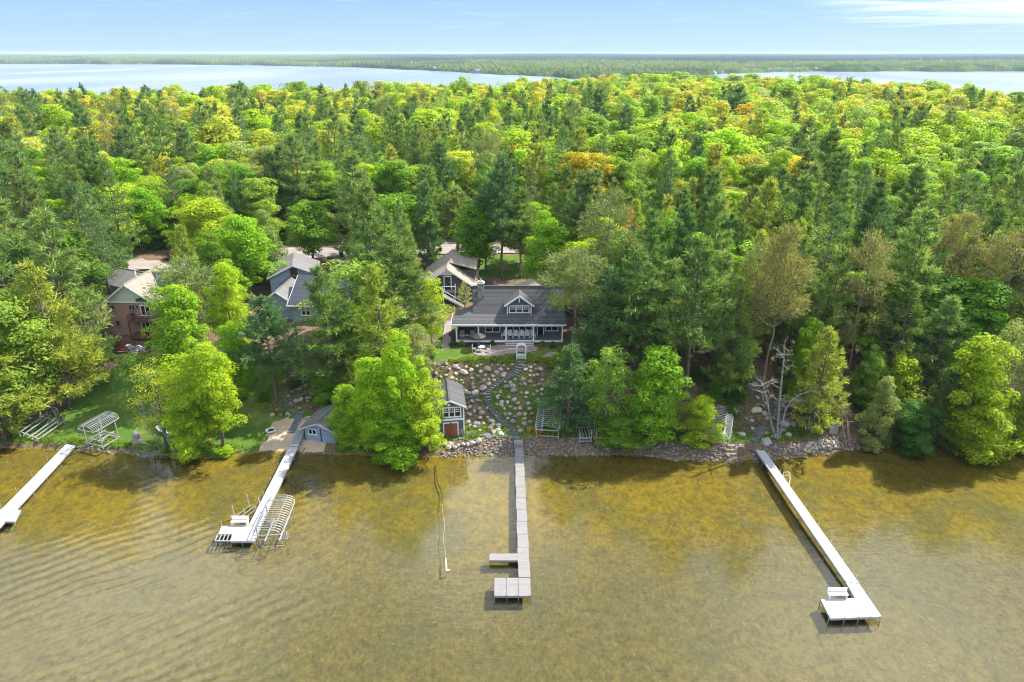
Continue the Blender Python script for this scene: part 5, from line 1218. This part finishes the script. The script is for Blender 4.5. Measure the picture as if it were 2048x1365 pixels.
lp = [(0.5,1020,.0),(40,1021,.0),(28,1042,.0),(1,1043,.0)] + [(x, y, .5) for x, y in lin((126,888),(2,1015),5)] + [(x, y, .05) for x, y in lin((148,900),(40,1012),5)]
d3, off = dock('narrow white dock cut off by the left edge of the photo', [((132,889),(150,891.5),(-62,1085),(-30,1085),9,.6,.46)], [[(-20,1019),(41,1020),(29,1043),(-50,1043)]], .46, 'dockwhite', lp)
# ramp beside the shed
A = [P(597,857,1.2), P(612,857,1.2), P(597.5,891,.8), P(580,891,.8)]; t = T('walkway_ramp', (A[0][0], A[0][1], 0), 'grey boarded ramp from flagstones to the white dock beside the shed', 'ramp'); A = [q - np.array(t.location) for q in A]
b = MB(); b.slabpoly([A[3],A[2],A[1],A[0]], .12); o = b.build('ramp_deck', mat('blue grey boards', (.20,.23,.26), .8, .15, 3, .3, 20, stripes=(1,.15,.5,.1)), t); b = MB(); b.bar(A[3]-[0,0,.0], A[2]-[0,0,.0], .25, .14); b.build('threshold', M['concrete'], o)
def bench(px0, px1, py, z, label, rz=0.0):
    a = P(px0, py, z); c_ = P(px1, py, z); w = c_[0] - a[0]; t = T('dock_bench', ((a[0]+c_[0])/2, a[1], z), label, 'bench', rz)
    b = MB(); b.box((0,.25,.42),(w,.38,.05)); b.build('seat', M['white'], t); b = MB(); b.box((0,.46,.66),(w,.04,.38)); b.build('backrest', M['white'], t)
    for q in (-1, 1): b = MB(); b.box((q*(w/2-.1),.25,.2),(.06,.4,.4)); b.build('leg', M['white'], t)
bench(1657, 1696, 1200, .5, 'white bench on the end of the right hand dock'); bench(462, 496, 1053, .46, 'white bench on the end of the dock left of centre')
# handrail ladder of the right dock
p = P(1569, 962, .75); t = T('dock_ladder', (p[0]+.1, p[1], .70), 'white swim ladder with hooped rails on the right dock edge', 'ladder', R(-20))
for yy in (-.3, .3): b = MB(); b.tube([(-.3,yy,0),(-.3,yy,.85),(.15,yy,1.0),(.4,yy,.7),(.4,yy,-1.2)], .03, 5); b.build('rail', M['white'], t)
b = MB(); [b.box((.4,0,-.1-.3*i),(.06,.6,.04)) for i in range(4)]; b.build('rung', M['white'], t)

# ------------------------------------------------------------------ bow lifts (boat lifts with bare canopy hoops)
def canopy_lift(a, c_, zc, zg, wd, label, nb=15, m='alu', rise=.35, post_in=.12, base=True, plate=False):
    A = P(*a, zc); B = P(*c_, zc); d = B - A; Ln = float(np.hypot(d[0], d[1])); hd = math.atan2(d[1], d[0]) - math.pi/2; cen = (A+B)/2
    t = T('boat_lift', (cen[0], cen[1], zg), label, 'boat lift', hd); hh = zc - zg; h2 = Ln/2; w2 = wd/2
    b = MB()
    for i in range(nb):
        y = -h2 + Ln*i/(nb-1); s = 1 - .10*(abs(i-(nb-1)/2)/((nb-1)/2))**3
        b.tube([(w2*s*math.sin(q), y, hh-.28 + (rise+.28)*math.cos(q)**.7 if abs(q) < 1.57 else hh-.28) for q in np.linspace(-1.5, 1.5, 9)], .033, 4)
    b.build('canopy_hoops', M[m], t)
    b = MB()
    for q in (-1, 1): b.tube([(q*w2*.9,-h2,hh-.26),(q*w2,-h2*.8,hh-.26),(q*w2,h2*.8,hh-.26),(q*w2*.9,h2,hh-.26)], .045, 5); b.tube([(q*w2*.45,-h2,hh+rise*.62),(q*w2*.45,h2,hh+rise*.62)], .03, 4)
    for y in (-h2, h2): b.tube([(-w2*.9,y,hh-.26),(w2*.9,y,hh-.26)], .04, 5)
    b.build('canopy_rail', M[m], t)
    yp = h2*.62
    for q in (-1, 1):
        for y in (-yp, yp): b = MB(); b.box((q*(w2-post_in), y, hh/2-.2), (.09,.09,hh+.05)); b.build('post', M[m], t)
    b = MB()
    for q in (-1, 1): b.bar((q*(w2-post_in),-yp*1.15,.08),(q*(w2-post_in),yp*1.15,.08),.1,.12)
    for y in (-yp, yp): b.bar((-w2,y,.12),(w2,y,.12),.09,.12)
    b.build('base_frame', M[m], t)
    b = MB()
    for q in (-.45, .45): b.bar((q*wd*.55,-yp,.75),(q*wd*.55,yp,.75),.12,.1)
    for y in (-yp*.8, yp*.8): b.bar((-w2+.1,y,.66),(w2-.1,y,.66),.08,.1)
    b.build('cradle', M[m], t)
    b = MB(); b.tube([(w2+.12,-yp+.35*math.cos(q),1.35+.35*math.sin(q)) for q in np.linspace(0,6.28,13)], .02, 4); [b.bar((w2+.12,-yp,1.35),(w2+.12,-yp+.35*math.cos(q),1.35+.35*math.sin(q)),.02) for q in (0,2.1,4.2)]; b.build('winch_wheel', M[m], t)
    return t
canopy_lift((170,858), (222,829), 3.35, .75, 2.5, 'boat lift with a hooped canopy frame parked on the lawn', 16)
canopy_lift((533,1066), (563,996), 1.75, -.75, 2.7, 'boat lift with a hooped canopy frame standing in the water beside the dock', 17)
canopy_lift((1094,857), (1101,798), 3.05, 1.1, 2.75, 'boat lift with a hooped canopy frame half hidden by the dark young pine', 16)
canopy_lift((1435,871), (1445,818), 2.75, 1.1, 2.7, 'boat lift with a hooped canopy frame behind the small yellow green tree', 17)
def open_lift(p, rz, label, L_, w, nb=4, h=1.5, m='alu', name='lift_frame'):
    t = T(name, p, label, 'lift frame', rz)
    for q in (-1, 1):
        for y in (-L_/2, L_/2): b = MB(); b.box((q*w/2,y,h/2),(.08,.08,h)); b.build('post', M[m], t)
    b = MB(); [b.bar((-w/2,y,.55),(w/2,y,.55),.08,.1) for y in (-L_/2,L_/2)]; [b.bar((q*w/2,-L_/2,.1),(q*w/2,L_/2,.1),.08,.1) for q in (-1,1)]; b.bar((-w/2,-L_/2,.15),(w/2,-L_/2,.15),.08,.08); b.build('base_frame', M[m], t)
    b = MB(); [b.bar((-w/2+w*(i+.5)/nb,-L_/2,.62),(-w/2+w*(i+.5)/nb,L_/2,.62),.09,.06) for i in range(nb)]; b.build('bunk', M[m], t); return t
open_lift(G(1167.5, 874), 0.05, 'open steel lift frame under the young pine left of the wooden ladder', 2.4, 1.35); open_lift(G(1202, 874), -.03, 'open steel lift frame under the birch right of the wooden ladder', 2.4, 1.35)
p = G(1184, 876); t = T('wooden_ladder', p, 'brown wooden ladder steps standing between two lift frames on the shore', 'ladder'); 
for q in (-1, 1): b = MB(); b.bar((q*.28,-.3,0),(q*.28,.7,2.1),.06,.12); b.build('side_rail', M['wood'], t)
for i in range(6): b = MB(); b.box((0,-.16+i*.16,.28+i*.34),(.52,.2,.05)); b.build('rung', M['wood'], t)
p = P(494, 1022, 0); open_lift((p[0], p[1], -.75), R(-24), 'small open lift frame in the water on the left of the dock', 2.0, 1.5, 3, 1.9, 'alu')
# long rails lying at the left of the lawn
a = G(62, 882); c_ = G(118, 846); hd = math.atan2(c_[1]-a[1], c_[0]-a[0]) - math.pi/2; Lr = float(np.hypot(*(c_-a)[:2])); m_ = (a+c_)/2
t = T('boat_rails', (m_[0], m_[1], .5*(a[2]+c_[2])), 'low frame of long pale rails with a wheel lying on the lawn at the left', 'lift frame', hd)
for i, (x, z) in enumerate(((-1.5,.9),(-.9,.75),(-.2,.45),(.25,.3),(.9,.2))): b = MB(); b.bar((x,-Lr/2,z-.25),(x,Lr/2,z+.35),.12,.1); b.build('rail', M['alu'], t)
b = MB(); b.bar((-1.6,Lr/2-.4,.9),(1.0,Lr/2-.4,.4),.1); b.bar((-1.5,-Lr/2+.3,.5),(1.0,-Lr/2+.3,.05),.1); b.bar((.95,Lr/2,0),(.95,Lr/2,1.2),.08); b.bar((-1.5,Lr/2,0),(-1.5,Lr/2,1.5),.08); b.bar((-1.5,-Lr/2,0),(-1.5,-Lr/2,.8),.08); b.build('cross_frame', M['alu'], t)
b = MB(); b.tube([(-.2+.45*math.cos(q),Lr/2+.1,1.75+.45*math.sin(q)) for q in np.linspace(0,6.28,15)], .035, 5); [b.bar((-.2,Lr/2+.1,1.75),(-.2+.45*math.cos(q),Lr/2+.1,1.75+.45*math.sin(q)),.03) for q in (.3,1.87,3.44,5.0)]; b.bar((-.2,Lr/2,.3),(-.2,Lr/2,1.75),.07); b.build('winch_wheel', M['alu'], t)

# ------------------------------------------------------------------ small things on the shore
def Q(px, py, y0): d = ray(px, py); return CAM + d * ((y0 - CAM[1]) / d[1])
p = G(1556, 880); y0 = p[1]; r = np.random.default_rng(4); t = T('dead_birch', p, 'dead white birch with three bare trunks and broken limbs beside the right hand steps', 'tree'); off = np.array(p)
trunks = [([(1551,876),(1543,850),(1535,810),(1529,778),(1524,768)], .12, -.3), ([(1554,878),(1556,845),(1559,800),(1564,750),(1567,718),(1569,690)], .17, .3), ([(1558,879),(1564,850),(1571,818),(1584,800),(1600,790),(1616,783)], .13, -.5)]
for pts, r0, dy in trunks:
    w = np.array([Q(a_, b_, y0 + dy * i / len(pts)) for i, (a_, b_) in enumerate(pts)]) - off; b = MB(); b.tube(w, r0 * np.linspace(1, .28, len(w)), 7); o = b.build('trunk', M['birch'], t); b = MB()
    for k in range(17):
        s = 1.2 + r.random() * (len(w) - 2.25); i = int(s); st_ = w[i] + (w[i+1]-w[i]) * (s-i); ln = .7 + 1.1 * r.random(); dr = unit(np.array([r.normal()*1.0 + (.5 if pts[-1][0] > 1600 else 0), r.normal()*.8, .15+.6*r.random()])); e = st_ + dr*ln; md = st_ + dr*ln*.5 + r.normal(size=3)*.08
        b.tube([st_, md, e], [.036,.026,.010], 4, cap=False)
        for _ in range(5): q_ = md + (e-md)*r.random(); b.tube([q_, q_ + unit(dr + r.normal(size=3)*.9)*ln*.4], [.022,.008], 3, cap=False)
    b.build('branch', M['deadwood'], o)
def poles(name, label, px0, mat_, specs, twigs=0):
    p = G(*px0); t = T(name, p, label, 'tree'); b = MB(); off = np.array(p); r = np.random.default_rng(8)
    for (a_, b2), (c2, d2_), r0, dy in specs:
        A = Q(a_, b2, p[1]) - off; B = Q(c2, d2_, p[1]+dy) - off; A[2] = hz(A[0]+off[0], p[1]) - off[2]; b.tube([A, (A+B)/2 + r.normal(size=3)*.08, B], [r0, r0*.7, r0*.35], 6)
        for _ in range(twigs):
            s = .4 + .6*r.random(); q_ = A+(B-A)*s; dr = unit(r.normal(size=3) + np.array([-.4,0,-.1])); l_ = .5 + r.random()*.9; b.tube([q_, q_+dr*l_*.6, q_+dr*l_+np.array([0,0,-.2])], [.025,.018,.008], 3, cap=False)
    b.build('trunk', mat_, t); return t
poles('dead_tree', 'two thin dead trunks leaning together with drooping bare twigs by the pale panel', (1698, 892), M['wood'], [((1692,893),(1682,812),.09,.5),((1702,886),(1690,808),.08,.3)], 26)
poles('fallen_tree', 'leaning half bare tree reaching over the lawn from the left water edge', (345, 908), M['deadwood'], [((352,905),(300,800),.10,-1.5),((318,838),(278,800),.05,-.8),((305,820),(276,815),.04,-.5),((350,905),(286,906),.05,-2.2),((345,900),(283,914),.04,-2.6)], 22)
p = G(276, 886); t = T('tree_stump', p, 'large weathered grey stump on the grass by the left shore', 'stump'); b = MB(); b.tube([(0,0,-.2),(0,0,.15),(0,0,.7),(.1,0,1.3),(.15,0,1.35)], [.85,.62,.46,.40,.30], 9); b.tube([(.2,0,.4),(1.0,-.3,.1),(1.7,-.5,-.1)], [.3,.2,.08], 6); b.build('wood_body', M['deadwood'], t)
p = G(542, 863); t = T('fire_ring', p, 'low round fire ring on the sandy beach', 'fire pit'); b = MB(); b.tube([(.52*math.cos(q),.52*math.sin(q),.13) for q in np.linspace(0,6.28,19)], .12, 6); b.build('ring', M['concrete'], t); b = MB(); b.tube([(0,0,.02),(0,0,.07)], .45, 14); b.build('ash_bed', M['black'], t)
p = G(1628, 863); t = T('pipe_frame', p, 'white pipe frame leaning upright under the sunlit pine', 'frame'); b = MB(); z1 = z_at(836, p[1]) - p[2]
b.tube([(-.75,.25,z1),(-.55,-.05,.1),(.65,-.05,.1),(.35,.25,z1)], .05, 6); b.tube([(-.05,-.02,.1),(-.25,.2,z1*.95)], .03, 5); b.build('pipe', M['white'], t)
p = G(1617, 861); t = T('sap_bag', p, 'pale greenish bundle standing left of the white pipe frame', 'bag'); b = MB(); b.tube([(0,0,0),(.03,0,.35),(.06,0,.8),(.1,.05,1.25)], [.2,.22,.17,.06], 8); b.build('cloth', M['patina'], t)
p = G(1667, 869); t = T('storage_panel', p, 'pale grey ribbed panel propped upright on the shore', 'panel', R(2)); b = MB(); b.box((0,.12,.72),(1.0,.06,1.4)); b.build('board', M['alugrey'], t); b = MB(); [b.box((-.42+i*.21,.07,.72),(.07,.04,1.42)) for i in range(5)]; b.build('rib', M['alu'], t)
p = G(1481, 898); t = T('shore_sign', p, 'small white and red sign on the riprap left of the right dock', 'sign', 0); b = MB(); b.box((0,0,.42),(.5,.04,.28)); sb = b.build('board', M['white'], t); b = MB(); b.box((0,-.003,.22),(.5,.045,.12)); b.build('red_band', M['red'], sb); b = MB(); [b.box((-.15+i*.1,-.024,.44),(.06,.012,.09)) for i in range(4)]; b.build('lettering', M['black'], sb); b = MB(); b.box((0,.04,.2),(.05,.05,.5)); b.build('post', M['wood'], t)
p = P(1466, 914, .4); t = T('shore_steps', (p[0], p[1]+.4, 0), 'three concrete steps set into the riprap left of the right dock', 'steps')
for i in range(4): b = MB(); b.box((0,-.25+i*.45,.1+i*.27),(1.1,.5,.24)); b.build('step', M['wood'], t)
p = G(322, 808); t = T('swing_set', p, 'pale blue A shaped swing frame on the lawn behind the shore trees', 'swing'); 
b = MB(); b.tube([(-.5,0,0),(-.15,.2,2.4)], .05, 6); b.tube([(.3,.6,0),(-.15,.2,2.4)], .05, 6); b.tube([(1.5,0,0),(1.6,.2,2.4)], .05, 6); b.tube([(-.15,.2,2.4),(1.6,.2,2.4)], .05, 6); b.build('frame', M['bluesiding'], t); b = MB(); b.box((.8,.2,.6),(.8,.4,.05)); b.build('seat', M['white'], t)
p = G(331, 868); t = T('lounge_chair', p, 'pale green lounger on the lawn beside the leaning tree', 'chair', R(-25)); b = MB(); b.box((0,0,.35),(1.5,.55,.06)); b.build('seat', M['patina'], t); b = MB(); b.bar((-.75,0,.38),(-1.2,0,.75),.5,.05); b.build('backrest', M['patina'], t)
for i in (-.6,.6):
    for j in (-.22,.22): b = MB(); b.box((i,j,.16),(.04,.04,.34)); b.build('leg', M['patina'], t)
for px, mt, l in ((683.5, 'yellow', 'dark green wheeled bin with a yellow lid on the verge'), (697.5, 'green', 'dark green wheeled bin with a green lid on the verge')):
    p = G(px, 514.5); t = T('trash_bin', p, l, 'bin', R(5)); b = MB(); b.add([(-.27,-.3,0),(.27,-.3,0),(.27,.3,0),(-.27,.3,0),(-.36,-.4,1.05),(.36,-.4,1.05),(.36,.4,1.05),(-.36,.4,1.05)], [(3,2,1,0),(4,5,6,7),(0,1,5,4),(1,2,6,5),(2,3,7,6),(3,0,4,7)]); b.build('body', M['green'], t)
    b = MB(); b.box((0,0,1.1),(.78,.9,.12)); b.build('lid', M[mt], t)
    for q in (-.32,.32): b = MB(); b.tube([(q-.03,.38,.13),(q+.03,.38,.13)], .13, 8); b.build('wheel', M['black'], t)
# hose running out over the lake bed with its white stand pipe
hp = [(870,932),(872,950),(879,975),(884,990),(886,1030),(889,1060),(888,1090),(891,1122)]
w = np.array([P(a, b_, -.07) for a, b_ in hp]); t = T('water_hose', (w[-1][0], w[-1][1], 0), 'dark hose ending in a white pipe standing in the shallow water', 'hose'); w = w - np.array(t.location); tt = np.linspace(0, len(w)-1, 60); w2 = np.stack([np.interp(tt, range(len(w)), w[:, k]) for k in range(3)], -1); w2[:, 0] += .06*np.sin(tt*3.1)
b = MB(); b.tube(w2[:30], .05, 5); b.build('hose_line', M['black'], t); b = MB(); b.tube(w2[29:] + np.array([0,0,.12]), .025, 5); b.build('rope', mat('pale rope', (.27,.25,.18), .9, .2, 4), t)
q = P(893, 1141, .1) - np.array(t.location); b = MB(); b.tube([(.05,0,.12),(q[0],q[1],.12)], .06, 7); b.tube([(q[0]-.05,q[1],.12),(q[0]+.25,q[1]+.02,.12)], .07, 6); b.tube([(q[0],q[1],.1),(q[0],q[1],-1.2)], .05, 6); b.build('pipe', M['white'], t)

# far shore houses and a water tower, all tiny
hs = [(1432,148),(1446,147),(1462,146),(1478,146),(1500,145),(1520,145.5),(1548,145),(1565,144),(1600,143.5),(1640,143.5),(958,142),(870,138),(1240,154)]
for i, (px, py) in enumerate(hs):
    u = (px - 1024) / F * cP; y = float(Y2(u)) + 12; x = u * y; wm = ['white', 'cream', 'bluesiding', 'darksiding'][i % 4]
    t = T('lake_house', (x, y, 1.0), ['tiny white', 'tiny cream', 'tiny blue', 'tiny dark'][i % 4] + ' gabled house on the far shore, number ' + 'one two three four five six seven eight nine ten eleven twelve thirteen'.split()[i] + ' from the middle', 'house', .2*i, 'houses on the far shore')
    t['label'] = ['tiny white', 'tiny cream', 'tiny blue', 'tiny dark'][i % 4] + ' gabled house on the far shore, ' + (ORD[i] if i < 9 else ['rightmost', 'alone left of the narrows', 'alone on the left shore', 'nearest the narrows'][i-9])
    gable_body(-6, 6, 0, 9, -1, 5, 8.5).build('wall', M[wm], t); gable_roof(t, -6, 6, 0, 9, 5, 8.5, 'roofgrey', .6, .3, None)

# ------------------------------------------------------------------ light, sky, air
SUN_EL = R(49); sx_, sy_ = .87, .49
sd = bpy.data.lights.new('sun', 'SUN'); sd.energy = 5.0; sd.angle = R(.53); sd.color = (1, .95, .87); so = bpy.data.objects.new('sun', sd); COL.objects.link(so)
dirv = Vector((-sx_*math.cos(SUN_EL), -sy_*math.cos(SUN_EL), -math.sin(SUN_EL))); so.rotation_euler = dirv.to_track_quat('-Z', 'Y').to_euler()
wd = bpy.data.worlds.new('World'); scene.world = wd; wd.use_nodes = True; t = wd.node_tree; t.nodes.clear(); n = N(t)
sky = n('TexSky', sky_type='NISHITA', sun_disc=False, sun_elevation=SUN_EL, sun_rotation=math.atan2(sx_, sy_), altitude=300, air_density=1.0, dust_density=.6, ozone_density=2.2)
dv = n('TexCoord').outputs['Generated']; sp = n('SeparateXYZ', {0: dv}); X, Yv, Zv = sp.outputs
zc = n.math('MAXIMUM', Zv, .02)
flat = n('CombineXYZ', {0: n.math('DIVIDE', X, zc), 1: n.math('DIVIDE', Yv, zc), 2: 0.0}).outputs[0]
# thin streaks low in the sky and soft banks overhead
az = n.math('ARCTAN2', X, Yv)
streak = n.noise(n('CombineXYZ', {0: n.math('MULTIPLY', az, 6.0), 1: n.math('MULTIPLY', Zv, 105.0), 2: 3.0}).outputs[0], 1.3, 6, .62, .8)
def lobe(v, c, w): return n.math('SUBTRACT', 1.0, n.math('MULTIPLY', n.math('ABSOLUTE', n.math('SUBTRACT', v, c)), 1.0 / w), True)
region = n.math('MULTIPLY', lobe(az, .62, .30), lobe(Zv, .050, .036))
cl = n.math('ADD', n.math('MULTIPLY', region, 1.25), n.math('MULTIPLY', n.math('SUBTRACT', streak, .52), 1.9))
cl = n.math('MULTIPLY', n.ramp(cl, [(.18, (0, 0, 0)), (.85, (1, 1, 1))]), n.ramp(region, [(0, (0, 0, 0)), (.25, (1, 1, 1))]))
wisps = n.math('MULTIPLY', n.ramp(streak, [(.55, (0, 0, 0)), (.8, (.35, .35, .35))]), lobe(Zv, .07, .07))
low = n.math('MAXIMUM', n.math('MULTIPLY', cl, .85), wisps)
hi = n.noise(flat, 1.1, 5, .55, .3)
def blob(a0, z0, wa, wz): return n.math('MULTIPLY', lobe(az, a0, wa), lobe(Zv, z0, wz))
bank = n.math('MAXIMUM', n.math('MAXIMUM', blob(-.62, .62, .55, .22), blob(-.08, .60, .28, .20)), blob(.62, .66, .50, .24))
bank = n.ramp(n.math('ADD', bank, n.math('MULTIPLY', n.math('SUBTRACT', hi, .5), .9)), [(.22, (0, 0, 0)), (.75, (1, 1, 1))])
skyc = n('VectorMath', {0: sky.outputs[0], 1: (.14, .14, .145)}, operation='MULTIPLY').outputs[0]
hor = n.ramp(Zv, [(0.0, (.25, .37, .475)), (.03, (.195, .315, .47)), (.085, (.13, .25, .46)), (.3, (.26, .34, .47))])
skyc = n.mix(n.ramp(Zv, [(.08, (.92, .92, .92)), (.35, (.25, .25, .25))]), skyc, hor)
c1 = n.mix(low, skyc, (.52, .58, .66)); c2 = n.mix(n.math('MULTIPLY', bank, .9), c1, (1.75, 1.76, 1.78))
fill_noise = n.noise(flat, .55, 5, .6, .4)
fill_cloud = n.math('MULTIPLY', n.ramp(fill_noise, [(.46, (0, 0, 0)), (.60, (1, 1, 1))]), n.ramp(Zv, [(.22, (0, 0, 0)), (.38, (1, 1, 1))]))  # unseen bright clouds beside and behind the camera, added to fill shaded front sides
fill_cloud = n.math('MULTIPLY', fill_cloud, n.ramp(n.math('ABSOLUTE', az), [(.28, (0, 0, 0)), (.42, (1, 1, 1))]) if False else n.math('GREATER_THAN', n.math('ABSOLUTE', az), 1.15))
c2 = n.mix(n.math('MULTIPLY', fill_cloud, .9), c2, (1.45, 1.47, 1.5))
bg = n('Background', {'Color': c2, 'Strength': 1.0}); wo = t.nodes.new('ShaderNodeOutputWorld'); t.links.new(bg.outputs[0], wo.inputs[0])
# the air: one closed box of thin even haze
b = MB(); b.box((0, 11600, 20.5), (60000, 24000, 49)); hz_o = b.build('haze', []); tag(hz_o, kind='stuff')
m, tt = nt('thin blue haze'); n2 = N(tt); pv = n2('VolumePrincipled', {'Color': (.62, .76, .92, 1), 'Density': 7e-5, 'Anisotropy': .0}); ou = tt.nodes.new('ShaderNodeOutputMaterial'); tt.links.new(pv.outputs[0], ou.inputs['Volume']); hz_o.data.materials.append(m)

scene.view_settings.view_transform = 'Standard'; scene.view_settings.look = 'None'; scene.view_settings.gamma = 1; scene.view_settings.exposure = 1.12
cy = scene.cycles; cy.max_bounces = 8; cy.diffuse_bounces = 3; cy.glossy_bounces = 2; cy.transmission_bounces = 3; cy.transparent_max_bounces = 8; cy.volume_bounces = 1; cy.caustics_reflective = False; cy.caustics_refractive = False
cy.use_denoising = True; cy.denoising_prefilter = 'ACCURATE'; cy.use_adaptive_sampling = True; cy.adaptive_threshold = .008; cy.filter_width = 1.15; cy.sample_clamp_indirect = 6
